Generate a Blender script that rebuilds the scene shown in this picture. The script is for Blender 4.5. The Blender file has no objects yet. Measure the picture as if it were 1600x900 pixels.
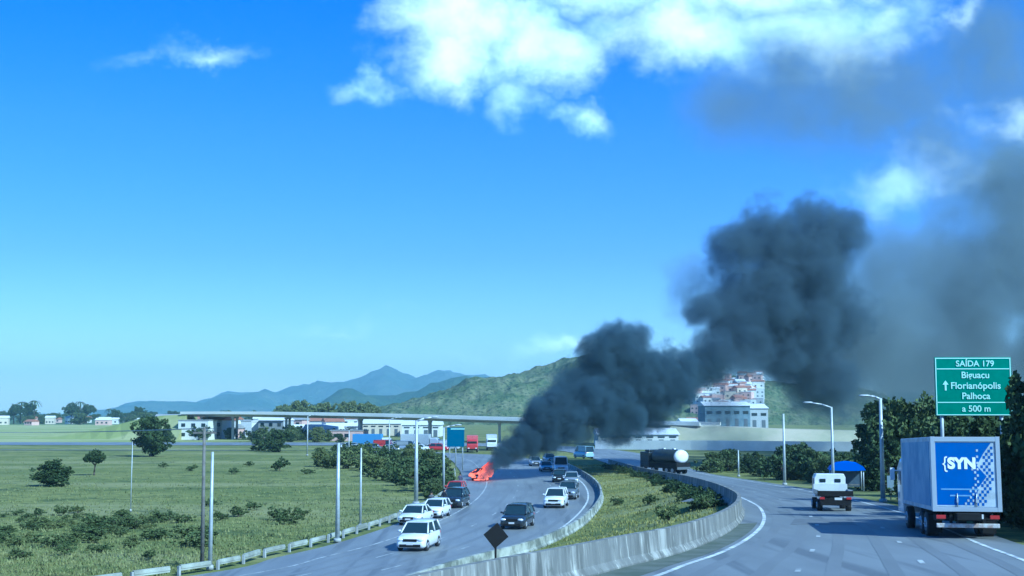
import bpy, bmesh, math, random
from mathutils import Vector, Matrix, noise as mnoise
R = math.radians
rnd = random.Random(7)
sc = bpy.context.scene
col = sc.collection

# ------------------------------------------------------------------ camera
F = 2000.0; W0, H0 = 1600.0, 900.0; CZ = 8.5; HOR = 645.0
PITCH = math.atan((HOR - H0/2)/F)
cd = bpy.data.cameras.new('camera'); cam = bpy.data.objects.new('camera', cd); col.objects.link(cam)
cam.location = (0, 0, CZ); cam.rotation_euler = (R(90)+PITCH, 0, 0)
cd.sensor_width = 36; cd.lens = 36*F/W0; cd.clip_start = 0.5; cd.clip_end = 60000
sc.camera = cam

# ------------------------------------------------------------------ view
vs = sc.view_settings
vs.view_transform = 'Standard'; vs.look = 'None'; vs.gamma = 1; vs.use_curve_mapping = False
vs.exposure = 1.0
vs.use_white_balance = True
vs.white_balance_temperature = 4700
vs.white_balance_tint = -15

# ------------------------------------------------------------------ sun
SUNDIR = Vector((0.76, -0.65, 0)).normalized()
ELEV = R(40)
sd = Vector((SUNDIR.x*math.cos(ELEV), SUNDIR.y*math.cos(ELEV), math.sin(ELEV)))
sl = bpy.data.lights.new('sun', 'SUN'); sl.energy = 3.4; sl.angle = R(0.5); sl.color = (1, .97, .91)
so = bpy.data.objects.new('sun', sl); col.objects.link(so)
so.rotation_euler = (-sd).to_track_quat('-Z', 'Y').to_euler(); so.location = (50, -50, 80)

# ------------------------------------------------------------------ pixel helpers
def ray(px, py):
    xc = (px-W0/2)/F; yc = (H0/2-py)/F
    c, s = math.cos(PITCH), math.sin(PITCH)
    return Vector((xc, c - s*yc, s + c*yc))
def zr(Y):
    s = .3; a = (5.2-.03*Y)/s
    return s*math.log1p(math.exp(a)) if a < 30 else s*a
def P(px, py, z=0.0):
    d = ray(px, py); t = (z-CZ)/d.z
    return Vector((d.x*t, d.y*t, z))
def PR(px, py, dz=0.0):
    d = ray(px, py); t = 30.0
    lo, hi = 1.0, 2500.0
    for _ in range(60):
        m = (lo+hi)/2
        if CZ + d.z*m > zr(d.y*m)+dz: lo = m
        else: hi = m
    return Vector((d.x*lo, d.y*lo, zr(d.y*lo)+dz))
def PY(px, py, Y):
    d = ray(px, py); t = Y/d.y
    return Vector((d.x*t, Y, CZ+d.z*t))

# ------------------------------------------------------------------ world: Nishita sky + clouds
wd = bpy.data.worlds.new('World'); sc.world = wd; wd.use_nodes = True
nt = wd.node_tree; nt.nodes.clear()
class N:
    def __init__(s, nt): s.nt = nt
    def new(s, t, **k):
        n = s.nt.nodes.new(t)
        for a, b in k.items(): setattr(n, a, b)
        return n
    def set(s, sock, v):
        if isinstance(v, bpy.types.NodeSocket): s.nt.links.new(v, sock)
        elif v is not None: sock.default_value = v
    def math(s, op, a, b=None, c=None, clamp=False):
        n = s.new('ShaderNodeMath', operation=op, use_clamp=clamp)
        s.set(n.inputs[0], a); s.set(n.inputs[1], b); s.set(n.inputs[2], c)
        return n.outputs[0]
    def vec(s, op, a, b=None):
        n = s.new('ShaderNodeVectorMath', operation=op)
        s.set(n.inputs[0], a); s.set(n.inputs[1], b)
        return n.outputs['Value'] if op in ('LENGTH', 'DISTANCE', 'DOT_PRODUCT') else n.outputs[0]
    def noise(s, vec, scale, detail=4, rough=.55, w=None, out='Fac'):
        n = s.new('ShaderNodeTexNoise'); 
        s.set(n.inputs['Vector'], vec); n.inputs['Scale'].default_value = scale
        n.inputs['Detail'].default_value = detail; n.inputs['Roughness'].default_value = rough
        return n.outputs[out]
    def mr(s, v, a, b, c=0., d=1., smooth=True):
        n = s.new('ShaderNodeMapRange', interpolation_type='SMOOTHSTEP' if smooth else 'LINEAR')
        s.set(n.inputs[0], v)
        for i, x in enumerate((a, b, c, d)): s.set(n.inputs[i+1], x)
        return n.outputs[0]
    def mix(s, f, a, b, mode='MIX'):
        n = s.new('ShaderNodeMix', data_type='RGBA', blend_type=mode)
        s.set(n.inputs[0], f); s.set(n.inputs[6], a); s.set(n.inputs[7], b)
        return n.outputs[2]
    def comb(s, x, y, z):
        n = s.new('ShaderNodeCombineXYZ'); s.set(n.inputs[0], x); s.set(n.inputs[1], y); s.set(n.inputs[2], z)
        return n.outputs[0]
w = N(nt)
sky = w.new('ShaderNodeTexSky', sky_type='NISHITA'); sky.sun_disc = False
sky.sun_elevation = ELEV; sky.sun_rotation = math.atan2(SUNDIR.x, SUNDIR.y)
sky.air_density = 1.0; sky.dust_density = .35; sky.ozone_density = 3.0
hs = w.new('ShaderNodeHueSaturation'); hs.inputs['Saturation'].default_value = 1.3
hs.inputs['Hue'].default_value = .497
nt.links.new(sky.outputs[0], hs.inputs['Color'])
skycol = w.mix(1.0, hs.outputs[0], (.76, 1.02, 1.30, 1), 'MULTIPLY')
tc = w.new('ShaderNodeTexCoord')
sp = w.new('ShaderNodeSeparateXYZ'); nt.links.new(tc.outputs['Generated'], sp.inputs[0])
rmp = w.new('ShaderNodeValToRGB'); nt.links.new(w.math('MULTIPLY', sp.outputs[2], 2.0, clamp=True), rmp.inputs[0])
el = rmp.color_ramp.elements
el[0].position = 0; el[0].color = (.60, .44, .42, 1); el[1].position = 1; el[1].color = (.3, .32, .44, 1)
for ps, c3 in ((.05, (.54, .385, .42)), (.24, (.41, .283, .41)), (.43, (.38, .28, .40)), (.62, (.26, .26, .38))):
    e_ = el.new(ps); e_.color = (*c3, 1)
skycol = w.mix(1.0, skycol, rmp.outputs[0], 'MULTIPLY')
skycol = w.mix(1.0, skycol, (2, 2, 2, 1), 'MULTIPLY')
yy = w.math('MAXIMUM', sp.outputs[1], .02)
u = w.math('DIVIDE', sp.outputs[0], yy); v = w.math('DIVIDE', sp.outputs[2], yy)
uv0 = w.comb(u, v, 0.)
dn = w.noise(uv0, 7, 8, .6, out='Color')
off = w.vec('SUBTRACT', dn, (.5, .5, .5))
offs = w.new('ShaderNodeVectorMath', operation='SCALE'); nt.links.new(off, offs.inputs[0]); offs.inputs['Scale'].default_value = .15
uvd = w.vec('ADD', uv0, offs.outputs[0])
spd = w.new('ShaderNodeSeparateXYZ'); nt.links.new(uvd, spd.inputs[0])
clouds = [(700,45,150,105,1.3),(840,70,135,90,1.3),(700,100,120,60,1.),(812,155,70,42,.7),(1060,30,260,95,1.),(1280,30,240,85,.95),(1050,-60,520,110,1.3),
          (912,178,50,34,.75),(315,76,120,28,.55),(570,137,75,30,.6),(1420,285,130,55,.8),(1575,190,80,42,.9),(1492,28,60,26,.6),
          (875,538,130,26,.95),(740,552,95,9,.3),(560,498,120,9,.18),(1500,-30,260,40,.5),(1010,530,60,30,.5)]
f = None
for cx, cy, rx, ry, k in clouds:
    d = ray(cx, cy); u0, v0 = d.x/d.y, d.z/d.y
    a = w.math('MULTIPLY', w.math('SUBTRACT', spd.outputs[0], u0), F/rx)
    b = w.math('MULTIPLY', w.math('SUBTRACT', spd.outputs[1], v0), F/ry)
    r2 = w.math('ADD', w.math('MULTIPLY', a, a), w.math('MULTIPLY', b, b))
    g = w.math('MULTIPLY', w.math('SUBTRACT', 1., w.math('SQRT', r2)), k)
    f = g if f is None else w.math('MAXIMUM', f, g)
n2 = w.noise(w.vec('MULTIPLY', uv0, (1., 1.5, 1.)), 16, 9, .62)
f2 = w.math('ADD', f, w.math('MULTIPLY', w.math('SUBTRACT', n2, .5), 1.1))
al = w.mr(f2, -.05, 1.15, 0., .93)
sh = w.noise(w.vec('ADD', uvd, (.02, .035, 3.)), 14, 4, .5)
ccol = w.mix(w.mr(sh, .35, .65), (6.4, 7.6, 8.8, 1), (9.2, 9.4, 9.6, 1))
fin = w.mix(al, skycol, ccol)
bg = w.new('ShaderNodeBackground'); bg.inputs['Strength'].default_value = .09
nt.links.new(fin, bg.inputs[0])
wo = w.new('ShaderNodeOutputWorld'); nt.links.new(bg.outputs[0], wo.inputs[0])

sc.cycles.volume_step_rate = .2
sc.cycles.volume_max_steps = 256
sc.cycles.volume_bounces = 1
sc.cycles.max_bounces = 8; sc.cycles.transparent_max_bounces = 16
sc.cycles.use_denoising = True

# ------------------------------------------------------------------ object helpers
class MB:
    def __init__(s): s.v = []; s.f = []; s.sm = []
    def add(s, vs_, fs, smooth=False):
        o = len(s.v); s.v += [tuple(x) for x in vs_]
        s.f += [tuple(i+o for i in q) for q in fs]; s.sm += [smooth]*len(fs); return s
    def box(s, c, d, M=None):
        x, y, z = d[0]/2, d[1]/2, d[2]/2
        p = [Vector((sx*x, sy*y, sz*z)) for sz in (-1, 1) for sy in (-1, 1) for sx in (-1, 1)]
        c = Vector(c)
        p = [(M @ q if M else q)+c for q in p]
        return s.add(p, [(0,2,3,1),(4,5,7,6),(0,1,5,4),(2,6,7,3),(0,4,6,2),(1,3,7,5)])
    def tube(s, a, b, r0, r1=None, n=8, cap=True):
        a, b = Vector(a), Vector(b); r1 = r0 if r1 is None else r1
        d = (b-a).normalized(); x = d.orthogonal().normalized(); y = d.cross(x)
        p = []
        for c, r in ((a, r0), (b, r1)):
            p += [c + (x*math.cos(2*math.pi*i/n)+y*math.sin(2*math.pi*i/n))*r for i in range(n)]
        fs = [(i, (i+1) % n, n+(i+1) % n, n+i) for i in range(n)]
        s.add(p, fs, True)
        if cap: s.add(p, [tuple(range(n-1, -1, -1)), tuple(range(n, 2*n))])
        return s
    def loft(s, rings, cap=True, smooth=True):
        n = len(rings[0]); p = [q for r in rings for q in r]; fs = []
        for k in range(len(rings)-1):
            for i in range(n):
                fs.append((k*n+i, k*n+(i+1) % n, (k+1)*n+(i+1) % n, (k+1)*n+i))
        s.add(p, fs, smooth)
        if cap:
            s.add(rings[0], [tuple(range(n-1, -1, -1))]); s.add(rings[-1], [tuple(range(n))])
        return s
    def ell(s, c, r, n=10, m=7, jit=0, seed=0):
        rings = []; c = Vector(c); rr = random.Random(seed)
        for j in range(1, m):
            t = math.pi*j/m
            rings.append([c+Vector((r[0]*math.sin(t)*math.cos(2*math.pi*i/n), r[1]*math.sin(t)*math.sin(2*math.pi*i/n), r[2]*math.cos(t)))*(1+rr.uniform(-jit, jit)) for i in range(n)])
        return s.loft(rings)
    def build(s, name, mat=None, parent=None, bevel=0, loc=None):
        me = bpy.data.meshes.new(name); me.from_pydata(s.v, [], s.f)
        me.polygons.foreach_set('use_smooth', s.sm)
        bm = bmesh.new(); bm.from_mesh(me)
        bmesh.ops.remove_doubles(bm, verts=bm.verts, dist=1e-5) if not bevel else None
        bmesh.ops.recalc_face_normals(bm, faces=bm.faces); bm.to_mesh(me); bm.free()
        if mat: me.materials.append(mat)
        o = bpy.data.objects.new(name, me); col.objects.link(o)
        if parent: o.parent = parent
        if loc: o.location = loc
        if bevel:
            b = o.modifiers.new('bevel', 'BEVEL'); b.width = bevel; b.segments = 2; b.limit_method = 'ANGLE'
        return o
def tag(o, label=None, cat=None, group=None, kind=None):
    if label: o['label'] = label
    if cat: o['category'] = cat
    if group: o['group'] = group
    if kind: o['kind'] = kind
    return o
def empty(name, loc, rz=0, label=None, cat=None, group=None, rx=0):
    o = bpy.data.objects.new(name, None); col.objects.link(o); o.empty_display_size = .3
    o.location = loc; o.rotation_euler = (rx, 0, rz)
    return tag(o, label, cat, group)

# ------------------------------------------------------------------ materials
MATS = {}
def mat(name, c, rough=.6, metal=0, var=0, vscale=3., c2=None, coord='Object', stretch=None, bump=0, spec=None, coat=0, detail=5):
    if name in MATS: return MATS[name]
    m = bpy.data.materials.new(name); m.use_nodes = True
    t = m.node_tree; b = t.nodes['Principled BSDF']; n = N(t)
    b.inputs['Base Color'].default_value = (*c, 1); b.inputs['Roughness'].default_value = rough
    b.inputs['Metallic'].default_value = metal
    if spec is not None: b.inputs['Specular IOR Level'].default_value = spec
    if coat: b.inputs['Coat Weight'].default_value = coat; b.inputs['Coat Roughness'].default_value = .08
    if var or c2:
        tcn = n.new('ShaderNodeTexCoord'); vec = n.new('ShaderNodeNewGeometry').outputs['Position'] if coord == 'World' else tcn.outputs[coord]
        if stretch:
            mp = n.new('ShaderNodeMapping'); mp.inputs['Scale'].default_value = stretch
            t.links.new(vec, mp.inputs[0]); vec = mp.outputs[0]
        f1 = n.noise(vec, vscale, detail, .6)
        c2 = c2 or tuple(x*(1-var) for x in c)
        t.links.new(n.mix(n.mr(f1, .35, .65), (*c, 1), (*c2, 1)), b.inputs['Base Color'])
        if bump:
            bp = n.new('ShaderNodeBump'); bp.inputs['Strength'].default_value = bump; bp.inputs['Distance'].default_value = .1
            t.links.new(f1, bp.inputs['Height']); t.links.new(bp.outputs[0], b.inputs['Normal'])
    MATS[name] = m
    return m
def posmat(name):
    m = bpy.data.materials.new(name); m.use_nodes = True
    t = m.node_tree; n = N(t); b = t.nodes['Principled BSDF']
    pos = n.new('ShaderNodeNewGeometry').outputs['Position']
    return m, t, n, b, pos

M_white = mat('white_paint', (.78, .79, .80), .3, var=.08, coat=.6)
M_white2 = mat('warm_white_paint', (.72, .74, .72), .35, var=.12, coat=.5)
M_silver = mat('silver_paint', (.42, .45, .48), .3, metal=.5, coat=.5)
M_dark = mat('dark_paint', (.02, .025, .03), .25, coat=.8)
M_grey = mat('grey_paint', (.16, .18, .2), .3, metal=.3, coat=.5)
M_red = mat('red_paint', (.42, .03, .03), .35, coat=.5)
M_pink = mat('faded_red_paint', (.55, .12, .14), .5, var=.3)
M_glass = mat('dark_glass', (.02, .035, .045), .08)
M_tyre = mat('rubber', (.02, .02, .022), .8)
M_rim = mat('rim', (.45, .46, .48), .35, metal=.8)
M_black = mat('black_plastic', (.012, .012, .013), .85, spec=.2)
M_lamp = mat('headlight_glass', (.85, .87, .9), .1, metal=.3)
M_tail = mat('tail_light', (.35, .02, .02), .3)
M_plate = mat('plate', (.6, .6, .6), .5)
M_pole = mat('galvanised', (.5, .53, .54), .55, metal=.3, var=.2)
M_conc = mat('concrete_pole', (.42, .43, .42), .85, var=.25, vscale=2)
M_wood = mat('dark_wood', (.17, .16, .145), .9, var=.35)

# ------------------------------------------------------------------ road geometry (world polylines)
def catmull(pts, n=8):
    out = []
    for i in range(len(pts)-1):
        p0 = pts[max(i-1, 0)]; p1 = pts[i]; p2 = pts[i+1]; p3 = pts[min(i+2, len(pts)-1)]
        for k in range(n):
            t = k/n
            out.append(.5*((2*p1)+(-p0+p2)*t+(2*p0-5*p1+4*p2-p3)*t*t+(-p0+3*p1-3*p2+p3)*t**3))
    out.append(pts[-1].copy()); return out
def xy(v): return Vector((v.x, v.y, 0))
# left carriageway edges (z=0): left (kerb side) and right (median side)
L_l = [Vector((-34, 30, 0)), Vector((-25, 55, 0))] + [P(*q) for q in ((345,893),(430,872),(530,848),(632,814),(690,786),(716,764),(722,748),(716,732),(698,716),(650,709),(560,706),(380,703.5),(-400,702))]
L_r = [Vector((-20, 26, 0)), Vector((-9, 52, 0))] + [xy(P(*q, .7)) for q in ((700,874),(800,849),(850,833),(900,809),(928,784),(936,766),(928,749),(908,735),(880,722),(830,711),(740,704),(500,699.5),(-400,698))]
# right carriageway edges on zr: left (median side barrier) and right (verge)
R_l = [Vector((-11, -12, 0)), Vector((-6.5, 8, 0)), Vector((-2.6, 23, 0))] + [xy(PR(*q)) for q in ((930,901),(985,886),(1060,867),(1115,846),(1150,825),(1163,806),(1156,790),(1120,771),(1078,757),(1035,747),(985,735),(945,723),(915,713),(870,704),(760,697.5),(500,696),(-400,695))]
R_r = [Vector((2, -14, 0)), Vector((7, 6, 0)), Vector((11.5, 20, 0)), Vector((15, 30, 0))] + [xy(PR(*q)) for q in ((1690,880),(1590,850),(1510,822),(1440,801),(1370,784),(1300,770),(1220,757.5),(1150,747),(1095,737),(1050,723),(990,707),(900,698),(760,692.5),(500,691.5),(-400,690.5))]
while len(R_r) < len(R_l)+0: R_r.insert(-1, (R_r[-2]+R_r[-1])/2)
while len(R_l) < len(R_r): R_l.insert(-1, (R_l[-2]+R_l[-1])/2)
assert len(L_l) == len(L_r), (len(L_l), len(L_r))
CL_l, CL_r = catmull(L_l), catmull(L_r)
CR_l, CR_r = catmull(R_l), catmull(R_r)

def strip(A, B, zf, dz, ta=0., tb=1., nx=6, i0=0, i1=None):
    mb = MB(); rows = []
    i1 = len(A) if i1 is None else i1
    for a, b in list(zip(A, B))[i0:i1]:
        rows.append([Vector((p.x, p.y, zf(p.y)+dz)) for p in [a.lerp(b, ta+(tb-ta)*k/nx) for k in range(nx+1)]])
    fs = []; n = nx+1
    for j in range(len(rows)-1):
        for k in range(nx): fs.append((j*n+k, j*n+k+1, (j+1)*n+k+1, (j+1)*n+k))
    mb.add([p for r in rows for p in r], fs, True)
    return mb
Z0 = lambda Y: 0.0

# asphalt
m, t, n, b, pos = posmat('asphalt')
mp = n.new('ShaderNodeMapping'); mp.inputs['Scale'].default_value = (1, .22, 1); mp.inputs['Rotation'].default_value = (0, 0, R(9)); t.links.new(pos, mp.inputs[0])
a1 = n.noise(mp.outputs[0], .35, 6, .6); a2 = n.noise(pos, 3., 3, .6)
mp2 = n.new('ShaderNodeMapping'); mp2.inputs['Scale'].default_value = (1, .04, 1); mp2.inputs['Rotation'].default_value = (0, 0, R(9)); t.links.new(pos, mp2.inputs[0])
a3 = n.noise(mp2.outputs[0], .9, 3, .5)
c = n.mix(n.mr(a1, .3, .7), (.15, .155, .156, 1), (.21, .218, .218, 1))
c = n.mix(n.mr(a3, .52, .66, 0, .75), c, (.095, .098, .10, 1))
c = n.mix(n.math('MULTIPLY', a2, .25), c, (.22, .225, .23, 1))
t.links.new(c, b.inputs['Base Color']); b.inputs['Roughness'].default_value = .55
M_asph = m
M_line = mat('road_paint', (.70, .71, .70), .6, c2=(.34, .35, .35), vscale=1.2, coord='World')
M_worn = mat('worn_road_paint', (.50, .51, .50), .6, c2=(.2, .205, .21), vscale=1.0, coord='World')

tag(strip(CL_l, CL_r, Z0, .02).build('road', M_asph), 'grey asphalt carriageway with oncoming traffic left of the median', kind='structure')
tag(strip(CR_l, CR_r, zr, .03).build('road', M_asph), 'wide grey asphalt carriageway right of the median', kind='structure')

# painted markings
def arclen(A):
    s = [0]
    for i in range(1, len(A)): s.append(s[-1]+(A[i]-A[i-1]).length)
    return s
def sample(A, B, t, s, S):
    import bisect
    i = min(max(bisect.bisect(S, s)-1, 0), len(A)-2)
    k = (s-S[i])/max(S[i+1]-S[i], 1e-6)
    return A[i].lerp(A[i+1], k).lerp(B[i].lerp(B[i+1], k), t)
def line_mark(A, B, t, zf, dz, wdt, dash=None, gap=0, smax=None, s0=0, mb=None):
    mb = mb or MB(); M = [a.lerp(b_, .5) for a, b_ in zip(A, B)]; S = arclen(M)
    smax = smax or S[-1]; s = s0
    step = 1.5
    while s < smax:
        e = min(s+(dash or smax), smax); q = s; pr = None
        while True:
            p = sample(A, B, t, q, S); p2 = sample(A, B, t, q+.3, S) if q+.3 < S[-1] else p+(p-sample(A, B, t, q-.3, S))
            d = (p2-p); d.z = 0
            if d.length < 1e-6: d = Vector((0, 1, 0))
            d.normalize(); nn = Vector((d.y, -d.x, 0))*wdt/2
            z = zf(p.y)+dz
            cur = (Vector((p.x-nn.x, p.y-nn.y, z)), Vector((p.x+nn.x, p.y+nn.y, z)))
            if pr: mb.add([pr[0], pr[1], cur[1], cur[0]], [(0, 1, 2, 3)])
            pr = cur
            if q >= e: break
            q = min(q+step, e)
        s = e+gap if dash else smax
    return mb
mk = MB()
line_mark(CL_l, CL_r, .93, Z0, .03, .16, mb=mk, smax=330)
ml = MB(); line_mark(CL_l, CL_r, .2, Z0, .03, .14, mb=ml, smax=330)
line_mark(CL_l, CL_r, .44, Z0, .03, .12, 2.5, 8, smax=330, mb=ml); line_mark(CL_l, CL_r, .68, Z0, .03, .12, 2.5, 8, smax=330, s0=4, mb=ml)
tag(ml.build('road_markings', M_worn), 'worn shoulder line and lane dashes on the oncoming carriageway', kind='structure')
tag(mk.build('road_markings', M_line), 'white edge lines and lane dashes on the oncoming carriageway', kind='structure')
mk = MB()
line_mark(CR_l, CR_r, .115, zr, .04, .17, mb=mk, smax=330); line_mark(CR_l, CR_r, .88, zr, .04, .17, mb=mk, smax=330)
ml = MB(); line_mark(CR_l, CR_r, .37, zr, .04, .16, 1.2, 7, smax=330, mb=ml, s0=1.2); line_mark(CR_l, CR_r, .64, zr, .04, .16, 1.2, 7, smax=330, s0=4, mb=ml)
tag(ml.build('road_markings', M_worn), 'worn lane dashes on the right carriageway', kind='structure')
tag(mk.build('road_markings', M_line), 'white edge lines and lane dashes on the right carriageway', kind='structure')

M_track = mat('tyre_worn_asphalt', (.160, .165, .166), .55, c2=(.185, .19, .192), vscale=.4, coord='World', stretch=(1, .12, 1))
for CA, CB, zf_, lanes, lb_ in ((CL_l, CL_r, Z0, ((.2, .44), (.44, .68), (.68, .93)), 'dark tyre tracks worn into the oncoming lanes'), (CR_l, CR_r, zr, ((.115, .37), (.37, .64), (.64, .88)), 'dark tyre tracks worn into the right carriageway')):
    mt = MB()
    for a_, b_ in lanes:
        for k_ in (.27, .73): line_mark(CA, CB, a_+(b_-a_)*k_, zf_, .026 if zf_ is Z0 else .035, .42, mb=mt, smax=300)
    tag(mt.build('road_wear', M_track), lb_, kind='structure')
mp_ = MB(); r_ = random.Random(5)
for Xp, Yp, wp, lp in ((14.6, 61, 2.8, 5), (13, 88, 2.4, 6)):
    mp_.add([Vector((Xp+a_*wp/2+b_*lp*.13, Yp+b_*lp/2, zr(Yp+b_*lp/2)+.0385)) for a_, b_ in ((-1, -1), (1, -1), (1, 1), (-1, 1))], [(0, 1, 2, 3)])
tag(mp_.build('road_patches', mat('patched_asphalt', (.12, .122, .124), .6, c2=(.155, .158, .16), vscale=1.5, coord='World')), 'darker repair patches on the right carriageway', kind='structure')
# ------------------------------------------------------------------ ground sheet
def edge_x(C, Y):
    pts = [p for p in C if p.y < 235]
    prev = pts[0]
    if Y <= prev.y: return prev.x
    for p in pts[1:]:
        if p.y >= Y and p.y > prev.y:
            return prev.x+(p.x-prev.x)*(Y-prev.y)/(p.y-prev.y)
        if p.y > prev.y: prev = p
    return prev.x
Ys = [-60, -40, -20]; y = -10
while y < 250: Ys.append(y); y += 2.5
while y < 700: Ys.append(y); y *= 1.05
Ys += [900, 1300, 2000, 3500, 6000, 9000, 14000]
def subs(a, b, n): return [a+(b-a)*i/n for i in range(n)]
rows = []
def gz(X, Y, e1, e2):
    if X <= e1: z = -.06
    elif X >= e2: z = zr(Y)-.08
    else:
        t_ = (X-e1)/max(e2-e1, .1)
        t_ = t_*t_*(3-2*t_)*.55 + t_*.45
        z = (zr(Y)-.05)*t_ - .05
        z += .35*math.sin(math.pi*t_)*mnoise.noise(Vector((X*.25, Y*.12, 0)))
    return z
for Y in Ys:
    Yc = min(Y, 230)
    a = edge_x(CL_r, Yc)+.05; b_ = max(edge_x(CR_l, Yc), a+1.2)-.05
    if Y > 255: a, b_ = 5, 12
    c_ = edge_x(CR_r, Yc)
    xs = [-14000, -5000, -2000, -800, -400, -200, -120, -80, -60, -45, -35, -28, -22, -16]
    xs = [x for x in xs if x < a-6] 
    while len(xs) < 14: xs.append((xs[-1]+a)/2)
    xs += subs(a, b_, 10)+[b_]+[b_+(c_-b_)*.5, c_, c_+2, c_+6, c_+12, c_+25, c_+60, c_+150, c_+500, 2000, 5000, 14000]
    rows.append([Vector((x, Y, gz(x, Y, a, b_))) for x in xs])
nn = len(rows[0]); mb = MB()
mb.add([p for r in rows for p in r], [(j*nn+k, j*nn+k+1, (j+1)*nn+k+1, (j+1)*nn+k) for j in range(len(rows)-1) for k in range(nn-1)], True)
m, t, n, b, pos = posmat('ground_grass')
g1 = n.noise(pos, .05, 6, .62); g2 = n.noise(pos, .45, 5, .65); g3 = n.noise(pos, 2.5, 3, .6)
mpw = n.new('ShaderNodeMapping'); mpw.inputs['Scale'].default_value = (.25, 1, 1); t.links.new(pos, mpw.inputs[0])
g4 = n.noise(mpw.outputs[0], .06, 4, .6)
near = n.mix(n.mr(g1, .35, .65), (.145, .165, .042, 1), (.225, .225, .07, 1))  # near grass tones, kept darker to paint in the cloud shadow
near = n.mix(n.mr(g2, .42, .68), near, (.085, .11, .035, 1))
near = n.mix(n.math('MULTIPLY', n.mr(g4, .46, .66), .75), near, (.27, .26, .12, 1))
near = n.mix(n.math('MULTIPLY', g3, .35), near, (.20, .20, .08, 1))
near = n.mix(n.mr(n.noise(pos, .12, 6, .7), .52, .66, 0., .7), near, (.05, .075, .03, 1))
pale = n.mix(n.mr(g4, .4, .6), (.26, .29, .10, 1), (.36, .36, .17, 1))  # paler tone for the sunlit field past the painted cloud shadow
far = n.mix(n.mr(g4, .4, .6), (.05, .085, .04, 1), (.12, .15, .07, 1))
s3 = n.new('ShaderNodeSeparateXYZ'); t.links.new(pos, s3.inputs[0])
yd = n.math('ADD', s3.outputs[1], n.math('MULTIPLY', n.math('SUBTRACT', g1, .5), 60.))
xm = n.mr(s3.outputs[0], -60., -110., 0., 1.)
fm = n.math('MULTIPLY', n.mr(yd, 335., 350.), xm)  # far edge of the cloud shadow painted into the ground colour
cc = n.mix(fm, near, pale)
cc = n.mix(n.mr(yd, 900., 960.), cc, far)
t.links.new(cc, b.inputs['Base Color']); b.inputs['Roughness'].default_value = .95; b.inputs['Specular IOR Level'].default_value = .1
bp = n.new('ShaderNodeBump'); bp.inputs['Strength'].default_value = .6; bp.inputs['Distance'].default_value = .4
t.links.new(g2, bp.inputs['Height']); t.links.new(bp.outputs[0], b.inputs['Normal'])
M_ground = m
tag(mb.build('ground', m), 'rough green pasture with cloud shadow in its colour, grassy median, paler sunlit field beyond', kind='structure')

# ------------------------------------------------------------------ barriers
m, t, n, b, pos = posmat('barrier_concrete')
mp = n.new('ShaderNodeMapping'); mp.inputs['Scale'].default_value = (1, 1, .12); t.links.new(pos, mp.inputs[0])
s1 = n.noise(mp.outputs[0], 1.6, 4, .7); s2 = n.noise(pos, .35, 4, .6); s4 = n.noise(mp.outputs[0], 5, 3, .6)
cc = n.mix(n.mr(s1, .42, .66), (.11, .11, .10, 1), (.34, .33, .30, 1))
cc = n.mix(n.mr(s2, .42, .6, 0, .75), cc, (.16, .16, .15, 1))
cc = n.mix(n.mr(s4, .58, .72, 0, .7), cc, (.50, .49, .43, 1))
cc = n.mix(n.mr(n.noise(pos, 3.5, 5, .7), .55, .75, 0, .6), cc, (.08, .09, .07, 1))
t.links.new(cc, b.inputs['Base Color']); b.inputs['Roughness'].default_value = .9
M_barr = m
def barrier(C, zf, i0, i1, h, wb, wt, side, name, label, matr, zo=0):
    rings = []
    for i in range(i0, i1):
        p = C[i]; d = (C[min(i+1, len(C)-1)]-C[max(i-1, 0)]); d.z = 0; d.normalize(); nn_ = Vector((d.y, -d.x, 0))*side
        z = zf(p.y)+zo
        prof = [(0, 0), (0, .08), (.35*(wb-wt), .3*h), (.5*(wb-wt), h), (.5*(wb-wt)+wt, h), (wb-.35*(wb-wt), .3*h), (wb, .08), (wb, 0)]
        rings.append([Vector((p.x+nn_.x*a_, p.y+nn_.y*a_, z-.3*(q == 0)+q)) for a_, q in prof])
    mb = MB(); mb.loft(rings, smooth=False)
    return tag(mb.build(name, matr), label, 'concrete barrier')
iR = next(i for i, p in enumerate(CR_l) if p.y > 215)
iL = next(i for i, p in enumerate(CL_r) if p.y > 225)
barrier(CR_l, zr, 0, iR, .88, .55, .2, -1, 'concrete_barrier', 'stained concrete barrier with pale streaks along the right carriageway, in the foreground', M_barr)
M_barr2 = mat('pale_concrete', (.40, .41, .36), .9, c2=(.12, .13, .11), vscale=.8, coord='World')
barrier(CL_r, Z0, 8, iL, .62, .45, .2, 1, 'concrete_barrier', 'low pale weathered concrete barrier between oncoming lanes and the grass median', M_barr2)
# left guardrail of pale segments
g = empty('roadside_guardrail', (0, 0, 0), 0, 'pale segmented guardrail between the pasture and the oncoming lanes', 'guardrail')
S = arclen(CL_l); s = S[8]; k = 0
M_rail = mat('rail_pale', (.42, .44, .38), .9, var=.5, vscale=.5, coord='World')
def offp(s_):
    p = sample(CL_l, CL_r, 0, s_, S); q = sample(CL_l, CL_r, 0, s_+.5, S); d = (q-p).normalized()
    return p-Vector((d.y, -d.x, 0))*.9, d
while s < S[-1] and k < 44:
    p, d = offp(s); p2, _ = offp(s+2.5)
    if p.y > 190: break
    ang = math.atan2((p2-p).y, (p2-p).x); Mz = Matrix.Rotation(ang, 3, 'Z'); mid = (p+p2)/2
    mm = MB(); hh = rnd.uniform(.26, .36); mm.box((mid.x, mid.y, .36), ((p2-p).length-.15, .14, hh), Mz); mm.box((mid.x, mid.y, .36), ((p2-p).length-.15, .19, .1), Mz)
    mm.build('rail', M_rail, g)
    MB().box((p.x, p.y, .2), (.14, .14, .5), Mz).build('post', M_conc, g)
    s += 3.1; k += 1

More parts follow.
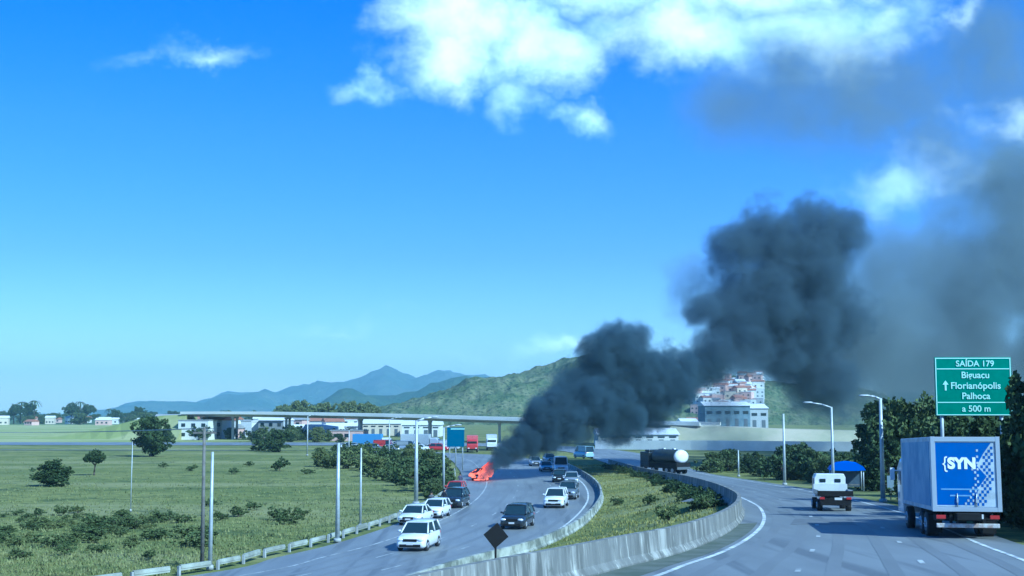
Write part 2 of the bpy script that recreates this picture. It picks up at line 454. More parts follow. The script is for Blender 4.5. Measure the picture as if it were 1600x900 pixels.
# ------------------------------------------------------------------ mountains and hills
def ridge(name, prof, Y, depth, matr, label, rough=8, base=-5, foot=1.0, seed=0, step=10, kind='structure', fuzz=0):
    xs = []; x0, x1 = prof[0][0], prof[-1][0]
    x = x0
    pts = []
    while x <= x1:
        for i in range(len(prof)-1):
            if prof[i][0] <= x <= prof[i+1][0]:
                t_ = (x-prof[i][0])/(prof[i+1][0]-prof[i][0]); t_ = t_*t_*(3-2*t_)*.5+t_*.5
                py = prof[i][1]+(prof[i+1][1]-prof[i][1])*t_; break
        q = PY(x, py, Y); pts.append((q.x, q.z)); x += step
    rows = []; NV = 36 if not fuzz else 110
    for j in range(NV+1):
        t_ = -1+2*j/NV
        fall = max(0, 1-abs(t_)**1.35)
        row = []
        for X, Zt in pts:
            yy_ = Y+t_*depth
            s_ = 3.2/depth
            nz = mnoise.fractal(Vector((X*s_*1.3, yy_*s_, seed)), 1.0, 2.1, 6)
            h = max(Zt, 0)
            e = abs(t_)
            z = base+(h-base)*fall + nz*rough*min(1, e*4+.03)*fall**.5*min(1, h/20)
            if fuzz and fall > .02: z += fuzz*(mnoise.noise(Vector((X*.13, yy_*.13, 1)))+.6*abs(mnoise.noise(Vector((X*.31, yy_*.31, 5)))))
            row.append(Vector((X*(1+t_*depth/Y*.0), yy_, z)))
        rows.append(row)
    nn_ = len(pts); mb = MB()
    mb.add([p for r in rows for p in r], [(j*nn_+k, j*nn_+k+1, (j+1)*nn_+k+1, (j+1)*nn_+k) for j in range(NV) for k in range(nn_-1)], True)
    return tag(mb.build(name, matr), label, kind=kind)
def forest_mat(name, c1, c2, c3, sc_):
    m, t, n, b, pos = posmat(name)
    f1 = n.noise(pos, sc_, 6, .65); f2 = n.noise(pos, sc_*7, 3, .6); f3 = n.noise(pos, sc_*.25, 3, .5)
    cc = n.mix(n.mr(f1, .38, .62), (*c1, 1), (*c2, 1)); cc = n.mix(n.mr(f2, .5, .68), cc, (*c3, 1))
    t.links.new(cc, b.inputs['Base Color']); b.inputs['Roughness'].default_value = 1; b.inputs['Specular IOR Level'].default_value = 0
    bp = n.new('ShaderNodeBump'); bp.inputs['Strength'].default_value = 1; bp.inputs['Distance'].default_value = .8/sc_*.1
    t.links.new(f2, bp.inputs['Height']); t.links.new(bp.outputs[0], b.inputs['Normal'])
    return m
M_far = forest_mat('far_forest', (.04, .07, .05), (.09, .11, .09), (.03, .05, .04), .004)
M_mid = forest_mat('mid_forest', (.03, .06, .03), (.06, .085, .04), (.02, .04, .02), .01)
M_hill = forest_mat('hill_forest', (.09, .12, .055), (.17, .18, .10), (.035, .06, .03), .05)
ridge('mountains', [(230,645),(290,638),(330,622),(385,628),(420,617),(470,603),(520,601),(560,590),(600,580),(614,575),(628,584),(650,597),(680,585),(705,580),(730,590),(800,600),(950,590),(1100,600),(1250,612),(1400,620),(1600,628),(1800,640)], 7000, 1500, M_far, 'distant blue mountain range with a pointed peak', rough=110, seed=3)
ridge('mountains', [(480,645),(520,626),(560,617),(610,618),(650,618),(690,604),(740,589),(800,592),(900,600),(1000,612),(1100,630),(1200,645)], 3600, 700, M_mid, 'darker blue wooded ridge before the mountains', rough=45, seed=9)
ridge('hill', [(540,648),(600,637),(650,622),(700,610),(760,597),(810,583),(850,570),(885,560),(930,556),(1000,560),(1060,572),(1120,584),(1200,598),(1300,612),(1420,630),(1550,645)], 1150, 260, M_hill, 'green wooded hill rising behind the smoke', rough=14, seed=5, step=2, fuzz=2.2)

# ------------------------------------------------------------------ foliage
def leafmat(name, c1, c2):
    m, t, n, b, pos = posmat(name)
    f1 = n.noise(pos, .9, 3, .6); f2 = n.noise(pos, 6, 2, .5)
    cc = n.mix(n.mr(f1, .35, .65), (*c1, 1), (*c2, 1)); cc = n.mix(n.math('MULTIPLY', n.mr(f2, .5, .7), .5), cc, (c2[0]*1.5, c2[1]*1.4, c2[2]*1.2, 1))
    t.links.new(cc, b.inputs['Base Color']); b.inputs['Roughness'].default_value = .7; b.inputs['Specular IOR Level'].default_value = .2
    return m
LF = [leafmat('leaves_dark', (.028, .052, .018), (.06, .085, .028)), leafmat('leaves_mid', (.06, .09, .03), (.10, .125, .045)), leafmat('leaves_pale', (.09, .12, .04), (.15, .17, .06))]
M_bark = mat('bark', (.09, .07, .055), .95, var=.4)
def crown_mb(lobes, nleaf, size, seed):
    r_ = random.Random(seed); mb = MB(); tot = sum(l[1][0]*l[1][2] for l in lobes)
    for c, rad in lobes:
        k = int(nleaf*rad[0]*rad[2]/tot)
        subs_ = []
        for _ in range(max(8, k//32)):
            d = Vector((r_.gauss(0, 1), r_.gauss(0, 1), r_.gauss(0, .9))).normalized()*r_.uniform(.45, 1.0)
            subs_.append((Vector((c[0]+d.x*rad[0], c[1]+d.y*rad[1], c[2]+d.z*rad[2])), r_.uniform(.22, .45)*min(rad)))
        for _ in range(k):
            sc_, sr = r_.choice(subs_)
            d = Vector((r_.gauss(0, 1), r_.gauss(0, 1), r_.gauss(0, 1))).normalized()*sr*r_.random()**.4
            p = sc_+d
            if p.z < .05: p.z = r_.uniform(.05, .3)
            a = Vector((r_.gauss(0, 1), r_.gauss(0, 1), r_.gauss(0, .6))).normalized(); b_ = a.orthogonal().normalized()
            b_ = Matrix.Rotation(r_.uniform(0, 6.28), 3, a) @ b_; c_ = a.cross(b_); s_ = size*r_.uniform(.6, 1.3)
            mb.add([p+b_*s_, p+c_*s_*.6, p-b_*s_, p-c_*s_*.6], [(0, 1, 2, 3)])
    return mb
def trunk_mb(h, r0, lobes, seed):
    r_ = random.Random(seed); mb = MB(); top = Vector((r_.uniform(-.3, .3), r_.uniform(-.3, .3), h))
    mb.tube((0, 0, -.4), (0, 0, h*.25), r0*1.25, r0, 8); mb.tube((0, 0, h*.25), top, r0, r0*.7, 8)
    for c, rad in lobes[:6]:
        mb.tube(top*.9, (Vector(c)+top)/2+Vector((r_.uniform(-.2, .2), 0, .1)), r0*.5, r0*.3, 6); mb.tube((Vector(c)+top)/2, c, r0*.32, r0*.12, 6)
    return mb
PROTO = {}
def make_proto(kind, var):
    key = (kind, var)
    if key in PROTO: return PROTO[key]
    r_ = random.Random(hash_int(kind)+var*17)
    lobes = []
    if kind == 'tree':      # unit height ~1 -> 8 m tree
        for i in range(9):
            a = i*2.4+r_.random(); q = r_.uniform(.8, 2.6)
            lobes.append(((q*math.cos(a), q*math.sin(a), r_.uniform(3.6, 6.6)), (r_.uniform(1.2, 1.9), r_.uniform(1.2, 1.9), r_.uniform(.9, 1.4))))
        lobes.append(((0, 0, 6.4), (1.6, 1.6, 1.3)))
        cr = crown_mb(lobes, 7000, .2, var); tr = trunk_mb(3.0, .24, lobes, var)
    elif kind == 'dense':   # foliage to the ground, 8 m
        for i in range(13):
            a = i*2.4+r_.random(); q = r_.uniform(.5, 2.2)
            lobes.append(((q*math.cos(a), q*math.sin(a), r_.uniform(1.0, 6.4)), (r_.uniform(1.6, 2.2), r_.uniform(1.6, 2.2), r_.uniform(1.3, 1.8))))
        lobes.append(((0, 0, 6.2), (1.6, 1.6, 1.6))); lobes.append(((0, 0, 3.2), (2.2, 2.2, 2.6)))
        cr = crown_mb(lobes, 8500, .22, var); tr = trunk_mb(2.4, .22, lobes, var)
    elif kind == 'bush':
        for i in range(5):
            a = i*1.3; q = r_.uniform(.2, .9)
            lobes.append(((q*math.cos(a), q*math.sin(a), r_.uniform(.5, 1.1)), (r_.uniform(.6, .9), r_.uniform(.6, .9), r_.uniform(.5, .75))))
        cr = crown_mb(lobes, 1400, .1, var); tr = trunk_mb(.6, .06, lobes, var)
    elif kind == 'palm':
        cr = MB(); tr = MB().tube((0, 0, -.2), (.2, 0, 7), .2, .12)
        for i in range(14):
            a = i*2.399; pr = Vector((.2, 0, 7)); up_ = r_.uniform(.2, 1)
            for k in range(5):
                q = Vector((.2+math.cos(a)*(k+1)*.5, math.sin(a)*(k+1)*.5, 7+up_*(k+1)*.35-.13*(k+1)**2*.8)); sd_ = Vector((-math.sin(a), math.cos(a), 0))*.28*(1-k*.15)
                cr.add([pr-sd_, pr+sd_, q+sd_*.8, q-sd_*.8], [(0, 1, 2, 3)]); pr = q
    PROTO[key] = (cr, tr, {}, {}); return PROTO[key]
def hash_int(s): return sum(ord(c_)*7 for c_ in s)
LANDM = [(540, 'near the short far post'), (575, 'left of the thin far lamp post'), (615, 'under the thin far lamp post'), (645, 'left of the thick lamp post'), (675, 'right of the thick lamp post'), (720, 'by the blue sign posts')]
def plant(kind, var, loc, h, lm, label, cat, group=None, name=None, wide=1.0, lmk=None):
    if lmk is not None:
        label = ('tall ' if h > 2.2 else 'low ')+('dark', 'mid green', 'pale')[lm]+' roadside shrub '+next((b_ for a_, b_ in LANDM if lmk < a_), LANDM[-1][1])
    cr, tr, cm, tm = make_proto(kind, var)
    base_h = {'tree': 7.9, 'dense': 7.9, 'bush': 1.7, 'palm': 8.0}[kind]
    name = name or {'tree': 'tree', 'dense': 'dense_tree', 'bush': 'bush', 'palm': 'palm_tree'}[kind]
    t_ = empty(name, loc, rnd.uniform(0, 6.28), label, cat, group); s_ = h/base_h; t_.scale = (s_*wide, s_*wide, s_)
    if lm not in cm:
        o = cr.build('crown', LF[lm], t_); cm[lm] = o.data
    else:
        o = bpy.data.objects.new('crown', cm[lm]); col.objects.link(o); o.parent = t_
    if 0 not in tm:
        o = tr.build('trunk', M_bark, t_); tm[0] = o.data
    else:
        o = bpy.data.objects.new('trunk', tm[0]); col.objects.link(o); o.parent = t_
    return t_
# pasture trees
plant('dense', 0, P(236, 713), 8.2, 0, 'large round dark tree standing in the pasture left of the utility pole', 'tree', wide=1.15)
plant('tree', 1, P(147, 742), 3.6, 0, 'small dark tree with a bare trunk in the pasture', 'tree', wide=1.0)
plant('dense', 2, P(80, 759), 3.0, 0, 'wide dark rounded bush in the pasture near the left edge', 'bush', name='bush', wide=2.0)
plant('dense', 1, P(432, 706), 5.2, 0, 'dark bushy tree in front of the pale town behind the pasture', 'tree', wide=1.35)
plant('bush', 1, P(410, 704), 3.4, 0, 'low dark bush beside the bushy tree before the town', 'bush', wide=1.4)
plant('bush', 2, P(437, 735), 2.0, 0, 'small dark bush alone in the pasture below the bushy tree', 'bush')
k = 0
for i in range(60):      # scrub row in the near pasture
    px = rnd.uniform(-10, 250); py = rnd.gauss(828, 18)
    k += 1; hb = rnd.uniform(.3, .8); lq = rnd.choice((1, 1, 2)); plant('bush', i % 4, P(px, py), hb, lq, f"{'larger' if hb > .55 else 'small'} {('dark', 'mid green', 'pale')[lq]} scrub bush {'near the left picture edge' if px < 70 else 'below the wide rounded bush' if px < 120 else 'below the small bare-trunked tree' if px < 180 else 'by the thin faint post'}, {'lower' if py > 835 else 'higher'} pasture", 'bush', 'scrub bushes in the near pasture', wide=rnd.uniform(1.4, 2.6))
for i, (px, py, h) in enumerate(((300,840,1.6),(310,852,2.2),(345,812,1.2),(372,806,1.5),(440,812,1.8),(455,818,1.5),(470,806,1.3),(250,815,1.4),(265,812,1.2),(285,816,1.3),(210,825,1.6),(190,812,1.5),(395,796,1.2),(330,790,1.2),(300,735,1.6),(255,730,1.5),(365,740,1.5),(480,740,1.5),(510,728,2.0),(390,728,1.5))):
    plant('bush', i % 4, P(px, py), h*.55, 1, f"lone low bush {'right of the small tree' if px < 262 else 'just left of the utility pole' if px < 318 else 'right of the utility pole' if px < 400 else 'left of the white lamp post'}, {'near the guardrail' if py > 830 else 'halfway up the pasture' if py > 770 else 'far up the pasture'}", 'bush', 'bushes scattered over the open pasture', wide=1.8)
for i in range(84):      # tall roadside growth
    t_ = rnd.random(); px = 500+t_*190+rnd.uniform(-8, 8); py = 714+rnd.random()*(18+78*max(0, t_-.3))
    plant('bush' if i % 3 else 'dense', i % 4, P(px, py), rnd.uniform(1.4, 3.0), rnd.choice((0, 1, 1, 2)), 'dark roadside shrub in the thicket between pasture and oncoming lanes', 'bush', 'shrub thicket beside the oncoming lanes', name='shrub', wide=1.3, lmk=px)
# horizon trees
for i in range(60):
    px = rnd.uniform(-30, 560); Y = rnd.uniform(900, 1500); q = PY(px, 645, Y)
    plant('dense' if i % 2 else 'tree', i % 3, (q.x, Y, 0), rnd.uniform(6, 11), rnd.choice((0, 1, 1)), f"{'bushy' if i % 2 else 'leafy'} far tree {'above the pale field at the left edge' if px < 70 else 'over the roofs on the left horizon' if px < 205 else 'behind the round pasture tree' if px < 270 else 'behind the utility pole' if px < 330 else 'above the left end of the viaduct' if px < 440 else 'behind the middle of the viaduct'}", 'tree', 'trees along the left horizon', wide=1.8)
for i, (px, h) in enumerate(((22, 16), (32, 19), (43, 17), (54, 20), (112, 17), (124, 19), (135, 16), (170, 13), (214, 14))):
    q = PY(px, 645, 1000); plant('palm' if i % 2 else 'tree', i % 3, (q.x, 1000, 0), h, 0, 'tall tree sticking up above the left horizon', 'tree', 'tall trees above the left horizon')
for i in range(26):
    px = rnd.uniform(440, 580); Y = rnd.uniform(560, 700); q = PY(px, 645, Y)
    plant('tree', i % 3, (q.x, Y, 0), rnd.uniform(9, 15), 2, 'olive tree standing behind the viaduct left of the hill', 'tree', 'olive trees behind the viaduct', wide=1.2)
for i in range(40):
    px = rnd.uniform(255, 560); Y = rnd.uniform(360, 460); q = PY(px, 645, Y)
    plant('dense' if i % 3 else 'bush', i % 3, (q.x, Y, 0), rnd.uniform(2, 5), rnd.choice((0, 1, 2)), 'small town tree '+('left of the utility pole' if px < 313 else 'just right of the utility pole' if px < 380 else 'left of the dark bushy tree' if px < 425 else 'above the dark bushy tree' if px < 470 else 'near the white building with a dark door' if px < 510 else 'before the grey warehouse')+(', before the houses' if Y < 400 else ', between the houses'), 'tree', 'trees among the town buildings', name='tree', wide=1.4)
# right side vegetation
big = [(1345,777,150,'tree',1.1,0),(1418,798,175,'tree',.9,1),(1448,808,165,'dense',.85,0),(1462,812,165,'dense',1.0,0),(1500,822,175,'tree',1.1,0),(1545,830,185,'dense',1.0,0),(1590,838,205,'dense',.9,0),(1602,838,278,'tree',.8,0),(1685,855,330,'dense',.8,0),(1330,778,95,'dense',.9,0),(1432,787,150,'dense',1.,0),(1372,776,120,'dense',1.,1),(1655,850,310,'dense',.8,0)]
lab = ['broad leafy tree at the left end of the dark roadside trees','leafy tree beside the lamp post right of the road','dark dense tree just right of the lamp post','dark dense tree behind the left edge of the box truck','spreading tree below the green road sign','dark dense tree behind the box truck','dark dense tree right of the box truck','tall tree at the right picture edge beside the green sign','tall dark tree at the far right beyond the sign','low dark tree behind the blue shelter','dark tree filling the gap behind the lamp post','rounded mid green tree behind the blue shelter and lamp post','tall dark tree outside the right edge']
for i, (px, py, hp, kd, wd_, lm) in enumerate(big):
    q = PR(px+14, py-12); h = hp*q.y/F
    plant(kd, i % 4, (q.x+1.5, q.y, q.z-.2), h, lm, lab[i], 'tree', wide=wd_)
for i in range(48):
    t_ = rnd.random(); px = 1085+t_*240; base = 738+t_*30; py = base-rnd.uniform(2, 22)*(0.5+.5*t_)
    q = PR(px, py); hh = rnd.uniform(1.8, 3.2) if px < 1190 else rnd.uniform(2.5, 4.5)
    plant('bush' if i % 2 else 'dense', i % 4, (q.x+2.5, q.y, q.z-.1), hh, rnd.choice((0, 0, 1)), f"{'tall' if hh > 2.8 else 'low'} shrub in the right roadside hedge {'beside the tank truck' if px < 1110 else 'left of the short thin post' if px < 1147 else 'between the short post and the straight lamp post' if px < 1217 else 'right of the straight lamp post' if px < 1270 else 'behind the flatbed truck'}", 'bush', 'roadside hedge right of the bend', name='shrub', wide=1.25)
for i in range(22):
    t_ = i/21; q = PR(1345+t_*270, 781+t_*58)
    plant('bush', i % 4, (q.x+2.5+rnd.uniform(0, 1.5), q.y+rnd.uniform(-1, 1), q.z-.1), rnd.uniform(1.4, 2.6), 0, 'undergrowth bush '+('by the blue shelter' if t_ < .12 else 'at the foot of the tall lamp post' if t_ < .3 else 'left of the box truck' if t_ < .45 else 'behind the box truck' if t_ < .8 else 'right of the box truck'), 'bush', 'undergrowth below the right roadside trees', wide=1.4)

# grass tufts (stuff)
def tufts(npts, gen, size, matr, label, seed):
    r_ = random.Random(seed); mb = MB()
    for _ in range(npts):
        p, s_ = gen(r_); 
        for k in range(3):
            a = r_.uniform(0, 6.28); d = Vector((math.cos(a), math.sin(a), 0)); h = size*s_*r_.uniform(.6, 1.4); wv = d*.12*s_*size*3
            q = Vector(p)+Vector((r_.uniform(-.3, .3), r_.uniform(-.3, .3), 0))*s_
            mb.add([q-wv, q+wv, q+wv*.4+Vector((0, 0, h))+d.cross(Vector((0, 0, 1)))*h*.3], [(0, 1, 2)])
    return tag(mb.build('grass', matr), label, 'grass', kind='stuff')
M_tuft = leafmat('grass_blades', (.12, .15, .05), (.2, .2, .08))
M_tuft2 = leafmat('grass_blades_median', (.16, .17, .04), (.26, .24, .08))
tufts(11000, lambda r_: (P(r_.uniform(-60, 640), 700+200*r_.random()**.8), r_.uniform(.6, 1.4)), .13, M_tuft, 'rough green pasture grass left of the oncoming lanes', 2)
# remove tufts lying on the road: done by building only left of the kerb (below)
gobj = [o for o in col.objects if o.name.startswith('grass')][-1]
bm = bmesh.new(); bm.from_mesh(gobj.data)
kill = []
for fc in bm.faces:
    c_ = fc.calc_center_median()
    if c_.y < 260 and c_.x > edge_x(CL_l, c_.y)-1.6 or c_.y >= 250: kill.append(fc)
bmesh.ops.delete(bm, geom=kill, context='FACES'); bm.to_mesh(gobj.data); bm.free()
def med(r_):
    Y = r_.uniform(30, 215); a = edge_x(CL_r, Y)+.6; b_ = edge_x(CR_l, Y)-.7
    if b_ < a: b_ = a+.1
    X = r_.uniform(a, b_); return (X, Y, gz(X, Y, a-.55, b_+.65)-.03), r_.uniform(.6, 1.3)
tufts(9000, med, .13, M_tuft2, 'green grass covering the median between the two carriageways', 3)
for i, (px, py, h, t_) in enumerate(((1032,832,1.0,0),(1012,800,.9,0),(925,900,1.1,0))):
    pass
for i, (X, Y) in enumerate(((9.2, 76), (13.2, 98), (11.5, 108), (14, 118), (12.5, 84), (9.5, 118))):
    a = edge_x(CL_r, Y); b_ = edge_x(CR_l, Y)
    plant('bush', i % 4, (X, Y, gz(X, Y, a, b_)), rnd.uniform(.6, 1.0), 1, 'small weed bush growing on the grass median', 'bush', 'weed bushes on the median')

i_ = 0
for p_ in CR_l[::2]:
    if 84 < p_.y < 205:
        i_ += 1
        for dd_ in ((1.9, 1.1) if i_ % 2 else (1.5,)):
            X = p_.x-dd_-rnd.uniform(0, .6); Y = p_.y+rnd.uniform(-1, 1); a = edge_x(CL_r, Y); b_ = edge_x(CR_l, Y)
            if X > a+.5: plant('bush', i_ % 4, (X, Y, gz(X, Y, a, b_)-.1), rnd.uniform(.75, 1.15), 0, ('dark weeds against the barrier, near the tip of the median' if Y < 100 else 'dark weeds against the barrier, before the tank truck' if Y < 160 else 'dark weeds against the far end of the barrier'), 'bush', 'weeds growing against the inside of the barrier', wide=1.7)
mv = strip(CR_l, CR_r, zr, .036, 0., .085, 2, 0, next(i for i, p in enumerate(CR_l) if p.y > 60))
tag(mv.build('road_shoulder', mat('mossy_shoulder', (.07, .085, .06), .95, c2=(.12, .13, .11), vscale=.7, coord='World')), 'mossy shoulder strip between the barrier and the edge line', kind='structure')
# ------------------------------------------------------------------ vehicles
def rring(y, zb, zt, hb, ht, c_=.12):
    pts = []
    zm = (zb+zt)/2
    for x_, z_ in ((hb-c_, zb), (hb, zb+c_), (hb*.5+ht*.5+.015, zm), (ht, zt-c_*.8), (ht-c_*1.2, zt), (0, zt+.02)):
        pts.append((x_, z_))
    full = [(x_, z_) for x_, z_ in pts] + [(-x_, z_) for x_, z_ in pts[:-1][::-1]]
    return [Vector((x_, y, z_)) for x_, z_ in full]
def wheel(root, x, y, r, wd_=.22):
    s_ = 1 if x > 0 else -1
    wmb = MB(); n_ = 18
    prof = [(-wd_/2, r*.6), (-wd_/2, r*.92), (-wd_/2+.03, r), (wd_/2-.03, r), (wd_/2, r*.92), (wd_/2, r*.6)]
    rings = [[Vector((x+a_, y+q*math.cos(2*math.pi*i/n_), r+q*math.sin(2*math.pi*i/n_))) for i in range(n_)] for a_, q in prof]
    wmb.loft(rings, cap=True)
    o = wmb.build('wheel', M_tyre, root)
    rm = MB(); xo = x+s_*(wd_/2+.005)
    rm.tube((xo-.02*s_, y, r), (xo+.01*s_, y, r), r*.58, r*.52, 14)
    for k in range(5):
        a = k*1.2566
        rm.tube((xo+.012*s_, y, r), (xo+.012*s_, y+r*.5*math.cos(a), r+r*.5*math.sin(a)), .035, .03, 5)
    rm.build('rim', M_rim, o)
    return o
def car(loc, heading, label, paint, kind='suv', cat='car', group='cars in the oncoming lanes', name=None, lights=True, burnt=False):
    """front towards local +Y"""
    if kind == 'suv': L, Wd, H, hood, belt, wr, rearz = 4.45, 1.85, 1.72, 1.02, 1.08, .36, 1.7
    elif kind == 'sedan': L, Wd, H, hood, belt, wr, rearz = 4.4, 1.76, 1.46, .84, .93, .31, 1.0
    elif kind == 'hatch': L, Wd, H, hood, belt, wr, rearz = 3.95, 1.72, 1.5, .88, .96, .31, 1.45
    elif kind == 'pickup': L, Wd, H, hood, belt, wr, rearz = 5.1, 1.88, 1.78, 1.08, 1.12, .38, 1.1
    elif kind == 'van': L, Wd, H, hood, belt, wr, rearz = 5.0, 1.95, 2.3, 1.15, 1.3, .35, 2.3
    root = empty(name or {'suv': 'suv', 'sedan': 'sedan_car', 'hatch': 'hatchback_car', 'pickup': 'pickup_truck', 'van': 'van'}[kind], loc, heading, label, cat, group)
    hw = Wd/2; f_ = L/2
    hl = .95 if kind != 'van' else .6
    st = [(f_, .36, hood*.62, hw*.80, hw*.78), (f_-.08, .26, hood*.82, hw*.92, hw*.86), (f_-.3, .22, hood*.92, hw*.99, hw*.93), (f_-hl, .22, hood, hw, hw*.96),
          (f_-hl-.25, .22, belt, hw, hw*.96), (0, .22, belt+.01, hw, hw*.96), (-f_+.7, .24, belt+.02, hw, hw*.95), (-f_+.2, .28, belt, hw*.97, hw*.9), (-f_, .38, belt*.82, hw*.88, hw*.84)]
    mb = MB(); mb.loft([rring(*s_) for s_ in st]); mb.build('body', paint, root)
    # greenhouse
    yb0 = f_-hl-.1; yt0 = yb0-(.75 if kind != 'van' else .55)
    if kind in ('suv', 'hatch', 'van'): yb1, yt1 = -f_+.12, -f_+.45
    elif kind == 'sedan': yb1, yt1 = -f_+.65, -f_+1.35
    else: yb1, yt1 = -.55, -.35
    if kind == 'van': yt1 = -f_+.15; yb1 = -f_+.05
    bw, tw = hw*.93, hw*.74 if kind != 'van' else hw*.84
    zb_, zt_ = belt-.02, H-.05
    def gl(y0b, y0t, y1b, y1t, a, b_):
        q = [Vector((-bw+a, y0b, zb_)), Vector((bw-a, y0b, zb_)), Vector((bw-a, y1b, zb_)), Vector((-bw+a, y1b, zb_)),
             Vector((-tw+b_, y0t, zt_)), Vector((tw-b_, y0t, zt_)), Vector((tw-b_, y1t, zt_)), Vector((-tw+b_, y1t, zt_))]
        return q
    q = gl(yb0, yt0, yb1, yt1, 0, 0)
    gm = MB(); gm.add(q, [(0,3,2,1),(4,5,6,7),(0,1,5,4),(1,2,6,5),(2,3,7,6),(3,0,4,7)]); gm.build('window_glass', M_glass, root)
    # roof and pillars
    rf = MB(); rf.loft([[Vector((x_*tw*s1, y_, z_)) for x_, z_ in ((-1.03, zt_-.02), (-.97, zt_+.04), (-.5, zt_+.065), (0, zt_+.07), (.5, zt_+.065), (.97, zt_+.04), (1.03, zt_-.02))] for y_, s1 in ((yt0+.06, .96), (yt0-.15, 1), ((yt0+yt1)/2, 1.01), (yt1, .97))], smooth=True)
    for a_, b2 in ((0, 4), (1, 5), (2, 6), (3, 7)): rf.tube(q[a_], q[b2], .055, .05, 6)
    for sx in (-1, 1):
        ym = (yb0+yb1)/2-.1; rf.tube((sx*bw*1.005, ym, zb_), (sx*tw*1.005, ym-.05, zt_), .045, .045, 5)
    rf.build('roof', paint, root)
    if kind == 'pickup':
        MB().box((0, -f_+1.05, belt+.03), (Wd*.82, 1.7, .05)).build('cargo_bed', M_black, root)
    if kind == 'van':
        for sx in (-1, 1):
            MB().box((sx*hw*.90, -.9, (belt+H)/2-.03), (.05, 2.6, (H-belt)*.8)).build('side_panel', paint, root)
    # wheels
    for sx in (-1, 1):
        for yy_ in (f_-.85, -f_+.85): wheel(root, sx*(hw-.10), yy_, wr)
    # front details
    zl = hood*.72
    for sx in (-1, 1):
        MB().ell((sx*hw*.68, f_-.1, zl), (.23, .14, .10), 10, 6).build('headlight', M_lamp, root)
        MB().ell((sx*hw*.78, -f_+.1, belt*.8), (.14, .12, .15), 8, 6).build('tail_light', M_tail, root)
        MB().ell((sx*(hw+.1), yb0-.25, belt+.08), (.12, .07, .08), 8, 6).build('side_mirror', paint, root)
    g_ = MB().box((0, f_-.005, zl-.02), (hw*.95, .06, .16)); g_.build('grille', M_black, root, bevel=.01)
    MB().box((0, f_-.01, .38), (hw*1.45, .12, .18)).build('lower_bumper', M_black, root, bevel=.03)
    MB().box((0, f_+.055, .50), (.42, .02, .12)).build('number_plate', M_plate, root)
    return root
def hd(deg): return -R(deg)      # heading clockwise from +Y
def onc(px, py, deg, **k): return car(P(px, py), hd(deg+180), **k)
onc(655, 857, 11, label='white SUV driving towards the camera, nearest of the oncoming cars', paint=M_white, kind='suv')
onc(650, 818, 12, label='silver white sedan standing on the shoulder behind the nearest white SUV', paint=M_white2, kind='sedan')
onc(681, 808, 12, label='white hatchback stopped on the shoulder beside the lamp post', paint=M_white, kind='hatch')
onc(712, 792, 10, label='dark SUV stopped last in the line on the shoulder', paint=M_dark, kind='suv')
onc(712, 775, 8, label='small red car stopped on the shoulder behind the dark SUV', paint=M_red, kind='hatch')
onc(809, 824, 12, label='black SUV driving alone in the middle of the oncoming lanes, by the diamond sign', paint=M_dark, kind='suv')
onc(869, 792, 9, label='white SUV in the inner oncoming lane at the head of the queue', paint=M_white, kind='suv')
onc(888, 779, 8, label='grey SUV with a pale roof half hidden behind the white SUV', paint=M_grey, kind='suv')
onc(874, 753, 2, label='dark small car with lit pale headlamps in front of the white van', paint=M_dark, kind='hatch')
onc(893, 757, 3, label='silver hatchback beside the dark small car in the queue', paint=M_silver, kind='hatch')
onc(876, 739, 0, label='white van in the oncoming queue behind the dark small car', paint=M_white, kind='van', cat='van')
onc(853, 736, -3, label='silver sedan between the white van and the smoke', paint=M_silver, kind='sedan')
onc(836, 728, -5, label='light grey hatchback nearest to the smoke in the oncoming lanes', paint=M_silver, kind='hatch')
onc(858, 722, -8, label='dark sedan farthest back in the oncoming queue', paint=M_grey, kind='sedan')
car(PR(912, 716), hd(-25), 'pale blue van leaving on the far part of the right carriageway', mat('pale_blue_paint', (.35, .5, .62), .4, coat=.4), 'van', 'van', None)
# far queue on the highway to the left
cols = [M_white, M_silver, M_white2, M_dark, M_white, M_grey, M_white, M_red, M_silver, M_white]
for i in range(20):
    px = 545+i*8.2+rnd.uniform(-2, 2); py = 701.5+(i % 3)*1.6
    car(P(px, py), hd(rnd.choice((96, 94))+(0)), f"{['white', 'silver', 'off-white', 'black', 'white', 'grey', 'white', 'red', 'silver', 'white'][i % 10]} {['sedan', 'suv', 'hatchback', 'van'][i % 4]} in the far traffic jam {'near its left end' if px < 580 else 'left of the thin far lamp post' if px < 608 else 'between the thin and thick lamp posts' if px < 648 else 'between the thick lamp post and the blue sign'}", cols[i % 10], ['sedan', 'suv', 'hatch', 'van'][i % 4], 'car', 'cars in the far traffic jam')

def panelbox(mb, c, d): return mb.box(c, d)
# box truck ---------------------------------------------------------------
M_box = mat('box_white', (.50, .56, .62), .5, var=.3, vscale=1.6)
M_boxside = mat('box_side_blue', (.09, .22, .42), .5, c2=(.24, .38, .54), vscale=.6)
M_blue = mat('panel_blue', (.012, .085, .36), .4, var=.1)
M_alu = mat('aluminium', (.5, .53, .56), .4, metal=.6)
def text_mesh(s_, size, parent, mat_, loc, rot, name='lettering', bold=0, ax='CENTER', xs=1):
    cu = bpy.data.curves.new(name, 'FONT'); cu.body = s_; cu.size = size; cu.align_x = ax; cu.align_y = 'CENTER'; cu.extrude = .006; cu.offset = bold
    to = bpy.data.objects.new(name, cu); col.objects.link(to)
    dg = bpy.context.evaluated_depsgraph_get(); me = bpy.data.meshes.new_from_object(to.evaluated_get(dg)); me.name = name
    bpy.data.objects.remove(to); me.materials.clear(); me.materials.append(mat_)
    o = bpy.data.objects.new(name, me); col.objects.link(o); o.parent = parent; o.location = loc; o.rotation_euler = rot; o.scale = (xs, 1, 1)
    return o
M_txt = mat('white_vinyl', (.85, .87, .9), .5)
pr = PR(1513, 843); slope = -math.atan(.03)
